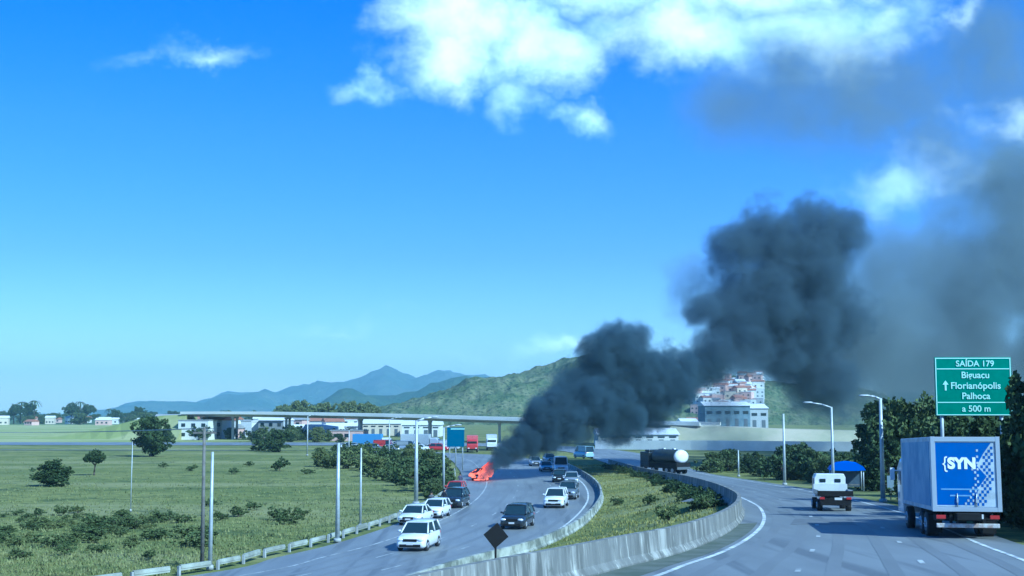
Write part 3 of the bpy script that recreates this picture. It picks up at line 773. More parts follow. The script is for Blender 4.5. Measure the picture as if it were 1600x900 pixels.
root = empty('box_truck', pr, hd(8.5), 'white box truck with a blue logo panel on its rear doors, at right', 'truck')
root.rotation_euler = (slope, 0, hd(8.5))
BW, BH0, BH1, BL = 2.52, 1.05, 3.86, 7.6   # rear face at y=0, front towards +Y
MB().box((0, BL/2, (BH0+BH1)/2), (BW, BL, BH1-BH0)).build('cargo_box', M_box, root, bevel=.03)
for sx in (-1, 1):
    MB().box((sx*(BW/2+.012), BL/2-.1, (BH0+BH1)/2), (.03, BL-.9, BH1-BH0-.35)).build('side_panel', M_boxside, root)
fr = MB()
for sx in (-1, 1): fr.box((sx*(BW/2-.07), -.035, (BH0+BH1)/2), (.16, .07, BH1-BH0+.02))
fr.box((0, -.032, BH1-.09), (BW-.3, .064, .18)); fr.box((0, -.032, BH0+.07), (BW-.3, .064, .16))
fr.build('door_frame', M_alu, root, bevel=.008)
dr = MB().box((0, -.008, (BH0+BH1)/2), (BW-.32, .03, BH1-BH0-.36)).build('rear_door', M_box, root)
x0, x1 = -BW/2+.17, BW/2-.17; z0, z1 = BH0+.17, BH1-.20
bp_ = MB(); zc = z0+(z1-z0)*.5
o2 = [(x0, z0+.06), (x0+1.35, z0+.06), (x0+1.55, z0+.75), (x0+1.85, z0+1.15), (x0+1.5, z0+1.55), (x0+1.75, z0+2.0), (x0+2.05, z1-.02), (x0, z1-.02)]
nv = len(o2); bp_.add([Vector((x_, -.026, z_)) for x_, z_ in o2]+[Vector((x_, -.02, z_)) for x_, z_ in o2], [tuple(range(nv))]+[tuple(range(2*nv-1, nv-1, -1))]+[(i, (i+1) % nv, nv+(i+1) % nv, nv+i) for i in range(nv)])
bp_.build('logo_panel', M_blue, dr)
ck = MB(); r_ = random.Random(4)
for i in range(9):
    for j in range(20):
        x_ = x0+1.3+i*.095; z_ = z0+.1+j*.118
        cxn = 1.85-abs((z_-(z0+1.15)))*.42 if z_ < z0+1.6 else 1.66+(z_-z0-1.6)*.5
        dd = (x_-x0)-cxn
        if (i+j) % 2 == 0 and -.05 < dd < .34 and x_ < x1-.03 and z_ < z1-.06: ck.box((x_, -.028, z_), (.085, .008, .105))
ck.build('checker_pattern', M_blue, dr)
ck = MB()
for i in range(6):
    for j in range(19):
        x_ = x0+1.05+i*.095; z_ = z0+.12+j*.118
        cxn = 1.85-abs((z_-(z0+1.15)))*.42 if z_ < z0+1.6 else 1.66+(z_-z0-1.6)*.5
        dd = (x_-x0)-cxn
        if (i+j) % 2 == 0 and -.42 < dd < -.12: ck.box((x_, -.034, z_), (.07, .008, .085))
ck.build('checker_pattern', M_box, dr)
text_mesh('SYN', .56, dr, M_txt, (x0+.95, -.04, z0+1.62), (R(90), 0, 0), bold=.03)
text_mesh('{', .62, dr, M_txt, (x0+.33, -.04, z0+1.63), (R(90), 0, 0))
MB().box((x0+.86, -.03, z0+.66), (1.4, .008, .05)).box((x0+.86, -.03, z0+.42), (.75, .008, .05)).build('stripe', M_boxside, dr)
for xx in (-.35, .35): MB().tube((xx, -.06, z0), (xx, -.06, z0+.5), .018).box((xx, -.06, z0+.25), (.06, .04, .18)).build('door_lock', M_alu, dr)
ch = MB(); ch.box((0, BL/2+.6, .86), (.9, BL+2, .26)); ch.box((0, .35, .80), (2.3, .5, .22)); ch.box((0, 2.9, .78), (2.2, .9, .4)); ch.build('chassis', M_black, root, bevel=.02)
MB().box((0, -.05, .52), (2.3, .12, .16)).build('rear_bumper', mat('bumper_worn', (.30, .22, .18), .7, c2=(.5, .5, .48), vscale=6), root, bevel=.02)
for sx in (-1, 1): MB().box((sx*.6, .02, .72), (.1, .08, .4)).build('bumper_bracket', M_black, root)
MB().box((.35, -.07, .86), (.45, .02, .17)).build('number_plate', M_plate, root)
for sx in (-1, 1):
    MB().box((sx*.98, -.06, .84), (.34, .08, .14)).build('tail_light', M_tail, root, bevel=.01)
    MB().box((sx*1.0, 1.05, .50), (.5, .02, .65)).build('mud_flap', M_black, root)
for sx in (-1, 1):
    for y_ in (1.7, 6.9, 2.85):
        wheel(root, sx*1.05, y_, .48, .30 if y_ > 5 else .42)
cb = MB(); cb.loft([[Vector((x_, y_, z_)) for x_, z_ in ((-w_, .65), (w_, .65), (w_, h_-.2), (w_-.15, h_), (-w_+.15, h_), (-w_, h_-.2))] for y_, w_, h_ in ((BL+.15, 1.2, 3.0), (BL+.9, 1.22, 3.1), (BL+1.7, 1.2, 2.8), (BL+2.1, 1.12, 1.7))], smooth=False)
cb.build('cab', M_white, root, bevel=.04)
MB().box((0, BL+1.98, 2.1), (2.0, .1, .7), Matrix.Rotation(R(-20), 3, 'X')).build('windscreen', M_glass, root)
for sx in (-1, 1):
    MB().box((sx*1.222, BL+1.0, 2.15), (.03, .8, .6)).build('side_window', M_glass, root)
    MB().box((sx*1.42, BL+1.7, 2.3), (.2, .1, .55)).tube((sx*1.2, BL+1.7, 2.45), (sx*1.42, BL+1.7, 2.45), .03).build('side_mirror', M_white, root, bevel=.02)

# small white flatbed truck ------------------------------------------------
pr = PR(1306, 800)
root = empty('flatbed_truck', pr, hd(8), 'small white flatbed truck with a dark load bed, seen from behind near the blue shelter', 'truck'); root.rotation_euler = (slope, 0, hd(8))
MB().loft([[Vector((x_, y_, z_)) for x_, z_ in ((-w_, .75), (w_, .75), (w_, h_-.2), (w_-.1, h_), (-w_+.1, h_), (-w_, h_-.2))] for y_, w_, h_ in ((2.6, .86, 2.0), (2.75, .88, 2.05), (3.9, .88, 2.05), (4.5, .84, 1.3), (4.8, .8, 1.1))], smooth=False).build('cab', M_white, root, bevel=.04)
for sx in (-1, 1):
    MB().box((sx*.42, 2.585, 1.66), (.34, .03, .2)).build('rear_window', M_glass, root, bevel=.02)
    MB().box((sx*.885, 3.4, 1.6), (.03, .7, .36)).build('side_window', M_glass, root)
MB().box((0, 1.25, 1.0), (1.9, 2.55, .1)).build('load_bed', M_black, root)
MB().box((0, 2.53, 1.25), (1.88, .06, .45)).build('headboard', M_white2, root)
for sx in (-1, 1): MB().box((sx*.94, 1.25, 1.08), (.05, 2.5, .22)).build('bed_side', M_grey, root)
MB().box((0, -.02, 1.0), (1.92, .06, .3)).build('tailgate', M_black, root, bevel=.01)
MB().box((0, 2.2, .7), (.7, 4.4, .2)).box((0, .1, .62), (1.7, .3, .28)).build('chassis', M_black, root)
MB().box((.15, -.07, .72), (.4, .02, .13)).build('number_plate', M_plate, root)
MB().box((0, -.02, .42), (1.6, .08, .12)).build('rear_bumper', M_black, root)
for sx in (-1, 1):
    MB().box((sx*.72, -.07, .75), (.26, .05, .12)).build('tail_light', M_tail, root)
    for y_ in (.9, 3.9): wheel(root, sx*.78, y_, .34, .28)

# tanker on the bend ---------------------------------------------------------
pr = PR(1068, 741)
root = empty('tank_truck', pr, hd(-33), 'dark tank truck with a white rounded tank end on the far right carriageway bend', 'truck')
tk = MB(); rings = []
for y_, k_ in ((0, .25), (.06, .62), (.22, .9), (.5, 1), (5.2, 1), (5.45, .9), (5.6, .5)):
    rings.append([Vector((1.18*k_*math.cos(2*math.pi*i/20), y_, 2.35+.92*k_*math.sin(2*math.pi*i/20))) for i in range(20)])
tk.loft(rings); tk.build('tank', mat('tank_grey', (.045, .06, .07), .5, metal=.1, var=.2), root)
MB().loft([[Vector((1.2*k_*math.cos(2*math.pi*i/20), y_, 2.35+.94*k_*math.sin(2*math.pi*i/20))) for i in range(20)] for y_, k_ in ((-.03, .24), (.03, .63), (.2, .92), (.45, 1.01), (.6, 1.01))]).build('tank_end', M_white, root)
MB().box((0, 3.0, 1.15), (2.45, 6.0, .8)).build('skirt', M_black, root, bevel=.03)
MB().box((0, 0, .8), (2.3, .15, .35)).build('rear_bumper', M_grey, root)
for sx in (-1, 1):
    for y_ in (1.0, 2.2, 5.0, 7.2): wheel(root, sx*1.0, y_, .5, .36)
MB().box((0, 7.0, 1.8), (2.3, 2.0, 2.2)).box((0, 6.6, 3.05), (2.0, 1.0, .3)).build('cab', M_dark, root, bevel=.1)
MB().box((0, 8.02, 2.3), (2.0, .05, .8)).build('windscreen', M_glass, root)
MB().box((0, 2.9, 3.3), (.5, 4.2, .07)).tube((0, 1.9, 3.2), (0, 1.9, 3.45), .3, n=12).tube((0, 4.1, 3.2), (0, 4.1, 3.45), .3, n=12).build('walkway', M_alu, root)

# red truck beyond the fire ----------------------------------------------------
def small_truck(loc, rz, label, paint, cargo, group=None):
    root = empty('cargo_truck', loc, rz, label, 'truck', group)
    MB().loft([[Vector((x_, y_, z_)) for x_, z_ in ((-1.15, .6), (1.15, .6), (1.15, h_-.2), (1.0, h_), (-1.0, h_), (-1.15, h_-.2))] for y_, h_ in ((2.0, 2.7), (3.4, 2.75), (3.9, 2.4), (4.1, 1.5))], smooth=False).build('cab', paint, root, bevel=.05)
    MB().box((0, 4.0, 2.0), (1.9, .12, .75), Matrix.Rotation(R(-18), 3, 'X')).build('windscreen', M_glass, root)
    MB().box((0, -1.6, 2.3), (2.45, 6.8, 2.5)).build('cargo_box', cargo, root, bevel=.04)
    MB().box((0, 0, .85), (1.0, 7.6, .25)).box((0, 4.1, .6), (2.2, .15, .4)).build('chassis', M_black, root)
    for sx in (-1, 1):
        MB().box((sx*.8, 4.15, .9), (.35, .08, .2)).build('headlight', M_lamp, root)
        for y_ in (-3.6, -2.4, 3.0): wheel(root, sx*1.02, y_, .48, .34)
    return root
small_truck(P(738, 706), hd(178), 'faded red cargo truck facing the camera beyond the burning car', M_red, M_pink)
small_truck(P(768, 703), hd(178), 'white cargo truck beside the red one, partly behind smoke', M_white, M_white2)
small_truck(P(660, 702), hd(100), 'white cargo truck in the far traffic jam near the tall lamp post', M_white, M_white2)
small_truck(P(585, 702), hd(96), 'blue cargo truck in the far traffic jam', M_white2, mat('cargo_blue', (.1, .25, .5), .5))

# ------------------------------------------------------------------ people
def person(loc, rz, label, shirt, trousers, arms=0):
    root = empty('person', loc, rz, label, 'person', None)
    me = bpy.data.meshes.new('body')
    v_ = [(0,0,.92),(0,0,1.15),(0,.0,1.38),(0,0,1.5),(0,.01,1.62),(0,.01,1.70),(.19,0,1.40),(.27,.02,1.12),(.25,.12,.88),(-.19,0,1.40),(-.27,.02,1.12),(-.25,.1,.88),(.1,0,.86),(.12,.02,.48),(.12,-.02,.06),(.13,.12,.03),(-.1,0,.86),(-.13,.02,.48),(-.14,-.02,.06),(-.15,.12,.03)]
    e_ = [(0,1),(1,2),(2,3),(3,4),(4,5),(2,6),(6,7),(7,8),(2,9),(9,10),(10,11),(0,12),(12,13),(13,14),(14,15),(0,16),(16,17),(17,18),(18,19)]
    r_ = [.15,.15,.17,.06,.10,.09,.07,.05,.04,.07,.05,.04,.10,.075,.05,.04,.10,.075,.05,.04]
    me.from_pydata(v_, e_, []); o = bpy.data.objects.new('body', me); col.objects.link(o); o.parent = root
    sk = o.modifiers.new('skin', 'SKIN')
    for i, rr in enumerate(r_): me.skin_vertices[0].data[i].radius = (rr, rr*.8); me.skin_vertices[0].data[i].use_root = (i == 0)
    o.modifiers.new('sub', 'SUBSURF').levels = 1
    m, t, n, b, pos = posmat('person_'+label[:8])
    tcn = n.new('ShaderNodeTexCoord'); s3 = n.new('ShaderNodeSeparateXYZ'); t.links.new(tcn.outputs['Object'], s3.inputs[0])
    cc = n.mix(n.mr(s3.outputs[2], .89, .9), (*trousers, 1), (*shirt, 1)); cc = n.mix(n.mr(s3.outputs[2], 1.48, 1.5), cc, (.30, .18, .12, 1)); 
    t.links.new(cc, b.inputs['Base Color']); me.materials.append(m)
    hr = MB().ell((0, -.01, 1.68), (.11, .115, .10), 10, 6); hr.build('hair', M_black, root)
    return root
person(P(674, 800), R(200), 'person in dark clothes standing behind the white hatchback on the shoulder', (.03, .03, .04), (.03, .03, .05))
person(P(694, 795), R(160), 'person in a black shirt standing left of the dark SUV', (.02, .02, .025), (.05, .06, .1))
person(P(719, 764), R(180), 'person standing at the roadside in front of the burning car', (.08, .07, .12), (.03, .03, .05))

# ------------------------------------------------------------------ burning car, fire
bc = car(P(751, 750), hd(188), 'burning car wrapped in red flames on the oncoming carriageway', mat('burnt_paint', (.12, .03, .02), .8, c2=(.03, .02, .02), vscale=2), 'sedan', 'car', None)
m = bpy.data.materials.new('flame'); m.use_nodes = True; t = m.node_tree; t.nodes.clear(); n = N(t)
pos = n.new('ShaderNodeNewGeometry').outputs['Position']; s3 = n.new('ShaderNodeSeparateXYZ'); t.links.new(pos, s3.inputs[0])
fn = n.noise(pos, 1.4, 4, .6)
em = n.new('ShaderNodeEmission'); tr = n.new('ShaderNodeBsdfTransparent'); mx = n.new('ShaderNodeMixShader'); ou = n.new('ShaderNodeOutputMaterial')
cc = n.mix(n.mr(n.math('ADD', n.math('MULTIPLY', s3.outputs[2], .28), fn), .55, 1.25), (1.0, .17, .11, 1), (.62, .025, .02, 1))
t.links.new(cc, em.inputs[0]); em.inputs[1].default_value = 1.15
t.links.new(n.mr(n.math('ADD', fn, n.math('MULTIPLY', s3.outputs[2], -.06)), .30, .42), mx.inputs[0]); t.links.new(tr.outputs[0], mx.inputs[1]); t.links.new(em.outputs[0], mx.inputs[2]); t.links.new(mx.outputs[0], ou.inputs[0])
fl = MB(); r_ = random.Random(11); base = P(751, 750)
for i in range(46):
    q = Vector((base.x+max(-1.1, min(1.1, r_.gauss(0, .7))), base.y+r_.uniform(-2.3, 2.0), r_.uniform(.05, .6))); h = r_.uniform(.5, 1.35)*(1.45 if q.x > base.x-.1 else .75); rw = r_.uniform(.2, .42)
    rings = []
    for k in range(7):
        t_ = k/6; rad = rw*(1-t_)**.8*(1+.9*t_)+.01
        c_ = q+Vector((t_*t_*h*.55+.1*math.sin(5*t_+i), 0, h*t_))
        rings.append([c_+Vector((rad*math.cos(a_*1.047), rad*math.sin(a_*1.047), 0)) for a_ in range(6)])
    fl.loft(rings)
tag(fl.build('fire', m), 'bright red flames leaping over the burning car', 'fire', kind='stuff')

# ------------------------------------------------------------------ poles, lamps, signs
def lamp_pole(loc, h, label, arm=(-1, 0), armlen=1.6, r=.1, group='street lamps', lampm=None, name='street_lamp'):
    t_ = empty(name, loc, 0, label, 'street lamp', group)
    MB().tube((0, 0, -.2), (0, 0, h), r*1.25, r*.7, 10).build('pole', M_pole, t_)
    MB().tube((0, 0, 0), (0, 0, .25), r*2, r*1.8, 10).build('base', M_conc, t_)
    if armlen:
        a = Vector((arm[0], arm[1], 0)).normalized()
        MB().tube((0, 0, h-.06), a*armlen*.5+Vector((0, 0, h+armlen*.13)), r*.55, r*.5, 8).tube(a*armlen*.5+Vector((0, 0, h+armlen*.13)), a*armlen+Vector((0, 0, h+armlen*.2)), r*.5, r*.45, 8).build('arm', M_pole, t_)
        e = a*(armlen+.3)+Vector((0, 0, h+armlen*.22))
        MB().ell(e, (.12+.3*abs(a.x), .12+.3*abs(a.y), .09), 10, 6).build('lamp_head', M_pole, t_)
    return t_
def hpx(p, ytop): return PY(0, ytop, p.y).z-p.z
for px, py, yt, lb, r_, al_ in ((527,847,692,'white lamp post behind the guardrail, left of the nearest white SUV',.13,0),(650,788,657,'thick pale lamp post rising behind the parked white cars',.17,1.4),(693,772,668,'slim lamp post between the thick lamp post and the blue sign',.12,1.2),
                        (563,824,700,'thin grey post in the pasture right of the white lamp post',.08,0),(608,722,655,'thin far lamp post against the viaduct, left of the thick one',.12,1.4),(545,716,672,'short far post at the left end of the shrub thicket',.1,.8),(204,800,690,'thin faint post left of the large round tree',.04,0),(480,712,650,'slender far lamp post right of the bushy tree',.12,1.2)):
    p = P(px, py); lamp_pole(p, hpx(p, yt), lb, (1, .1), al_, r_)
for px, py, yt, lb, al_, r_ in ((1217,757,645,'straight lamp post at the edge of the hedge right of the tank truck',0,.13),(1147,744,702,'short thin post in the hedge right of the tank truck',0,.1),(1291,768,634,'lamp post with a long arm reaching left before the smoke',1.7,.12),(1380,783,620,'tall lamp post in front of the dark trees on the right',.8,.14)):
    p = PR(px, py); lamp_pole(Vector((p.x+(.6 if px < 1300 else 0), p.y, p.z-.1)), hpx(p, yt), lb, (-1, -.1), al_, r_)
# utility pole left
p = P(320, 886); up_ = empty('utility_pole', p, 0, 'wooden utility pole with a crossarm beside a pale lamp post at the guardrail', 'utility pole')
h = hpx(p, 668)
MB().tube((-.15, 0, -.2), (-.27, .3, h), .12, .08, 8).build('pole', M_wood, up_)
MB().box((-.25, .3, h-.3), (1.3, .1, .1)).build('crossarm', M_wood, up_)
for k in (-.55, 0, .5): MB().tube((-.25+k, .3, h-.25), (-.25+k, .3, h-.07), .05, .03, 6).build('insulator', M_grey, up_)
p2 = P(328, 890); lamp_pole(p2, hpx(p2, 706), 'pale lamp post standing against the wooden utility pole', (1, 0), 0, .1)
wr_ = empty('power_line', (0, 0, 0), 0, 'thin power lines strung from the utility pole across the pasture', 'power line')
for k in (-.55, .5):
    a = Vector((p.x-.25+k, p.y+.3, h-.05)); b_ = Vector((-78+k, 150, 7.2))
    mbw = MB(); pv = a
    for i in range(1, 13):
        t_ = i/12; q = a.lerp(b_, t_)-Vector((0, 0, 1.1*4*t_*(1-t_)*.5)); mbw.tube(pv, q, .018, n=4, cap=False); pv = q
    mbw.build('wire', M_grey, wr_)
up2 = empty('utility_pole', (-78, 150, 0), 0, 'utility pole in the pasture outside the left edge', 'utility pole'); MB().tube((0, 0, 0), (0, 0, 7.6), .13, .09).build('pole', M_wood, up2); MB().box((0, 0, 7.2), (1.3, .1, .1)).build('crossarm', M_wood, up2)

# green direction sign
M_green = mat('sign_green', (.0, .19, .115), .45, var=.12)
M_signw = mat('sign_white', (.45, .72, .62), .5)
Ys_ = 62.0
a = PY(1463, 650, Ys_); c_ = PY(1578, 558, Ys_); sw, shh = c_.x-a.x, c_.z-a.z
g0 = zr(Ys_)
cxs = (a.x+c_.x)/2
sg = empty('road_sign', (cxs, Ys_, g0), R(-3), 'large green direction sign with white lettering above the box truck', 'road sign')
zb_ = a.z-g0; 
MB().box((0, 0, zb_+shh/2), (sw, .08, shh)).build('panel', M_green, sg, bevel=.02)
bd = MB(); yb_ = -.05
for x_, z_, w_, h_ in ((0, shh-.06, sw-.06, .05), (0, .06, sw-.06, .05), (-sw/2+.06, shh/2, .05, shh-.17), (sw/2-.06, shh/2, .05, shh-.17), (0, shh*.80, sw-.2, .05), (0, shh*.23, sw-.2, .05)): bd.box((x_, yb_, zb_+z_), (w_, .012, h_))
bd.build('border', M_signw, sg)
for s_, zz, sz in (('SAÍDA 179', .885, .40), ('Biguaçu', .69, .44), ('Florianópolis', .51, .46), ('Palhoça', .335, .44), ('a 500 m', .12, .42)):
    text_mesh(s_, sz, sg, M_signw, (.1, -.06, zb_+shh*zz), (R(90), 0, 0), bold=.008)
ar = MB(); zx = zb_+shh*.52; ar.box((-sw/2+.5, -.055, zx-.1), (.09, .012, .3)); ar.add([Vector((-sw/2+.35, -.06, zx+.03)), Vector((-sw/2+.65, -.06, zx+.03)), Vector((-sw/2+.5, -.06, zx+.24))], [(0, 1, 2)]); ar.build('arrow', M_signw, sg)
for x_ in (-sw/2+.32, sw/2-.5): MB().tube((x_, .12, -.2), (x_, .12, zb_+shh*.9), .085, n=10).build('post', M_pole, sg)
bm_ = MB()
for z_ in (.25, .75): bm_.box((0, .07, zb_+shh*z_), (sw*.9, .06, .1))
bm_.build('back_rail', M_pole, sg)

# black diamond sign behind the barrier
q = PY(775, 837, 35.5); gl_ = gz(q.x, q.y, edge_x(CL_r, q.y), edge_x(CR_l, q.y))
dg_ = empty('diamond_sign', (q.x, q.y, gl_), R(14), 'dark back of a tilted diamond shaped road sign behind the concrete barrier', 'road sign')
zz = q.z-gl_
MB().box((0, 0, zz), (.50, .03, .50), Matrix.Rotation(R(45+6), 3, 'Y')).build('panel', M_black, dg_, bevel=.01)
MB().tube((0, .05, -.2), (0, .05, zz+.25), .03, n=8).build('post', M_black, dg_)
MB().box((0, .03, zz), (.3, .03, .04)).box((0, .03, zz-.15), (.2, .03, .04)).build('bracket', M_black, dg_)

# blue direction sign by the fire
p = P(712, 735); M_bsign = mat('sign_blue', (.01, .10, .20), .5)
c0 = PY(712, 683, p.y); sg = empty('road_sign', (c0.x, p.y, 0), 0, 'dark blue green road sign on posts left of the red truck', 'road sign')
w_ = 27*p.y/F; h_ = 30*p.y/F; MB().box((0, 0, c0.z), (w_, .1, h_)).build('panel', M_bsign, sg); MB().box((.3, -.06, c0.z+h_*.42), (w_*.8, .02, .16)).build('border', M_signw, sg)
for x_ in (-w_*.35, 0, w_*.4): MB().tube((x_, .1, -.1), (x_, .1, c0.z+h_*.4), .09, n=8).build('post', M_pole, sg)

# blue shelter at the roadside on the right
p = PR(1308, 768); sh_ = empty('bus_shelter', (p.x+1.2, p.y+1.5, p.z), R(-10), 'roadside shelter with a bright blue curved roof ahead of the flatbed truck', 'shelter')
M_bl = mat('awning_blue', (.01, .09, .55), .5)
rg = []
for y_ in (-1.2, 1.2): rg.append([Vector((x_, y_, z_)) for x_, z_ in ((-1.5, 1.75), (-1.3, 2.05), (-.8, 2.35), (0, 2.45), (.8, 2.35), (1.3, 2.05), (1.5, 1.75), (.8, 1.7), (0, 1.68), (-.8, 1.7))])
MB().loft(rg).build('roof', M_bl, sh_)
for x_ in (-1.3, 1.3):
    for y_ in (-1, 1): MB().tube((x_, y_, 0), (x_, y_, 2.0), .05).build('post', M_pole, sh_)
MB().box((0, 1.05, .9), (2.5, .05, 1.3)).build('back_wall', mat('shelter_wall', (.06, .09, .13), .7), sh_)
MB().box((0, .6, .45), (2.2, .4, .08)).build('bench', M_wood, sh_)
p = PR(1365, 781); kk = empty('notice_board', (p.x+1.2, p.y, p.z), R(-10), 'small pale board on a post between the blue shelter and the lamp post', 'sign')
MB().box((0, 0, 1.15), (.45, .05, 1.0)).build('panel', mat('board_grey', (.25, .32, .38), .6), kk); MB().tube((0, .04, 0), (0, .04, 1.4), .04).build('post', M_pole, kk)

# ------------------------------------------------------------------ viaduct, embankment, buildings
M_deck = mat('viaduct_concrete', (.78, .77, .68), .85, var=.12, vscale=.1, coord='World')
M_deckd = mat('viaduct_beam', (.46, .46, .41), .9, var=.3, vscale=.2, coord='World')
vp = [PY(300, 646, 424), PY(390, 646, 415), PY(600, 649.5, 395), PY(815, 656, 372), PY(1000, 660.5, 352), PY(1110, 663.5, 340)]
vd = empty('viaduct', (0, 0, 0), 0, 'long pale concrete viaduct crossing the valley behind the smoke', 'viaduct')
def along(pts, prof):
    rings = []
    for i, q in enumerate(pts):
        d = (pts[min(i+1, len(pts)-1)]-pts[max(i-1, 0)]); d.z = 0; d.normalize(); nn_ = Vector((d.y, -d.x, 0))
        rings.append([q+nn_*a_+Vector((0, 0, b_)) for a_, b_ in prof])
    return rings
cv = catmull(vp, 6)
MB().loft(along(cv, [(-5.7, -.5), (5.7, -.5), (5.7, -.1), (-5.7, -.1)]), smooth=False).build('deck', M_deckd, vd)
for s_ in (-6, 6): MB().loft(along(cv, [(s_-.25, -.25), (s_+.25, -.25), (s_+.2, .6), (s_-.2, .6)]), smooth=False).build('parapet', M_deck, vd)
MB().loft(along(cv, [(-3.5, -1.1), (3.5, -1.1), (3.5, -.5), (-3.5, -.5)]), smooth=False).build('girder', M_deckd, vd)
for i in range(2, len(cv)-2, 3):
    q = cv[i]
    MB().box((q.x, q.y-3, (q.z-1.5)/2-.1), (.7, .7, q.z-1.5)).box((q.x, q.y+3, (q.z-1.5)/2-.1), (.7, .7, q.z-1.5)).box((q.x, q.y, q.z-1.4), (.9, 8.0, .5)).build('pier', M_deckd, vd)
# embankment carrying the road on right
M_earth = mat('pale_earth', (.42, .38, .28), .95, c2=(.30, .30, .2), vscale=.08, coord='World')
ep = [PY(1060, 664, 345), PY(1150, 665, 338), PY(1220, 668, 334), PY(1400, 672, 330), PY(1700, 676, 326)]
mbk = MB(); mbk.loft(along(catmull(ep, 4), [(16, -6.8), (6, -.3), (-6, -.3), (-18, -7)]), smooth=False)
tag(mbk.build('embankment', M_earth), 'pale bare earth embankment continuing the viaduct on the right', kind='structure')
e2 = [PY(60, 681, 446), PY(150, 672, 440), PY(240, 652, 431), PY(300, 647.5, 424)]
mbk = MB(); mbk.loft([[Vector((q.x, q.y+a_, max(q.z+b_*(q.z+1), -1))) for a_, b_ in ((16, -1.2), (6, 0), (-6, 0), (-20, -1.2))] for q in catmull(e2, 4)], smooth=False)
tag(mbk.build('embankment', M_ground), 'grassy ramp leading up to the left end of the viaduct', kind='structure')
# long white wall at the foot
mbw = MB(); wl = [PY(930, 697, 305), PY(1080, 697, 298), PY(1180, 698, 292), PY(1420, 700, 286)]
mbw.loft(along(catmull(wl, 4), [(-.2, -1.6), (.2, -1.6), (.2, 1.3), (-.2, 1.3)]), smooth=False)
tag(mbw.build('boundary_wall', mat('white_wall', (.68, .70, .68), .8, var=.15, vscale=.2, coord='World')), 'long white boundary wall beyond the right carriageway', 'wall')

WALLS = [('white', mat('wall_white', (.72, .72, .68), .8, var=.12)), ('cream', mat('wall_cream', (.62, .55, .42), .8, var=.12)), ('pink', mat('wall_pink', (.62, .42, .36), .8, var=.15)), ('grey', mat('wall_grey', (.45, .47, .48), .8, var=.15)), ('pale green', mat('wall_green', (.42, .52, .42), .8))]
ROOFS = [('terracotta', mat('roof_tile', (.36, .16, .10), .85, var=.3)), ('grey', mat('roof_grey', (.3, .31, .32), .8, var=.2)), ('white', mat('roof_white', (.7, .7, .7), .6))]
def house(loc, w_, d_, h_, wi, ri, rz, label, group, name='house', gable=True, nwin=3, cat='house'):
    t_ = empty(name, loc, rz, label, cat, group)
    MB().box((0, 0, h_/2-.5), (w_, d_, h_+1)).build('wall', WALLS[wi][1], t_)
    ov = .35
    if gable:
        rh = min(w_, d_)*.22
        a = [Vector((-w_/2-ov, -d_/2-ov, h_)), Vector((w_/2+ov, -d_/2-ov, h_)), Vector((w_/2+ov, d_/2+ov, h_)), Vector((-w_/2-ov, d_/2+ov, h_)), Vector((-w_/2-ov, 0, h_+rh)), Vector((w_/2+ov, 0, h_+rh))]
        MB().add(a, [(0, 1, 5, 4), (2, 3, 4, 5), (0, 4, 3), (1, 2, 5), (0, 3, 2, 1)]).build('roof', ROOFS[ri][1], t_)
    else: MB().box((0, 0, h_+.15), (w_+.3, d_+.3, .3)).build('roof', ROOFS[ri][1], t_)
    nf = max(1, int(h_//3))
    for fl_ in range(nf):
        for k in range(nwin):
            x_ = -w_/2+w_*(k+.5)/nwin
            MB().box((x_, -d_/2-.02, fl_*3+1.6), (min(1.3, w_/nwin*.5), .08, 1.1)).build('window', M_glass, t_)
    return t_
def rl(wi, ri, extra): return f'{WALLS[wi][0]} house, {ROOFS[ri][0]} roof, {extra}'
for i in range(75):      # town beyond the pasture
    px = 262+rnd.random()*300; Y = rnd.uniform(390, 760); q = PY(px, 645, Y); wi, ri = rnd.choice((0, 0, 0, 1, 3, 2)), rnd.choice((0, 1, 2))
    house((q.x, Y, 0), rnd.uniform(6, 12), rnd.uniform(6, 10), rnd.choice((3, 3.2, 5.5, 6)), wi, ri, rnd.uniform(-.4, .4), rl(wi, ri, 'in the town '+('left of the utility pole' if px < 313 else 'right of the utility pole' if px < 400 else 'behind the dark bushy tree' if px < 470 else 'beside the grey warehouse')+(', nearer row' if Y < 520 else ', farther row')), f'{WALLS[wi][0]} {ROOFS[ri][0]}-roofed houses in the town', gable=rnd.random() < .7)
for i in range(16):      # along the left horizon
    px = rnd.choice((rnd.uniform(75, 175), rnd.uniform(0, 260))); Y = rnd.uniform(880, 1150); q = PY(px, 645, Y); wi, ri = rnd.choice((0, 1, 2)), rnd.choice((0, 0, 2))
    house((q.x, Y, 0), rnd.uniform(6, 11), 7, rnd.uniform(2.5, 5), wi, ri, rnd.uniform(-.5, .5), rl(wi, ri, 'low on the left horizon '+('at the picture edge' if px < 70 else 'under the tall trees' if px < 140 else 'near the round pasture tree')), f'{WALLS[wi][0]} {ROOFS[ri][0]}-roofed houses on the left horizon')
def hillz(X, Y):
    hl = [o for o in col.objects if o.name.startswith('hill')][0]
    ok, loc_, _, _ = hl.ray_cast(Vector((X, Y, 500)), Vector((0, 0, -1)))
    return loc_.z if ok else 0
bpy.context.view_layer.update()
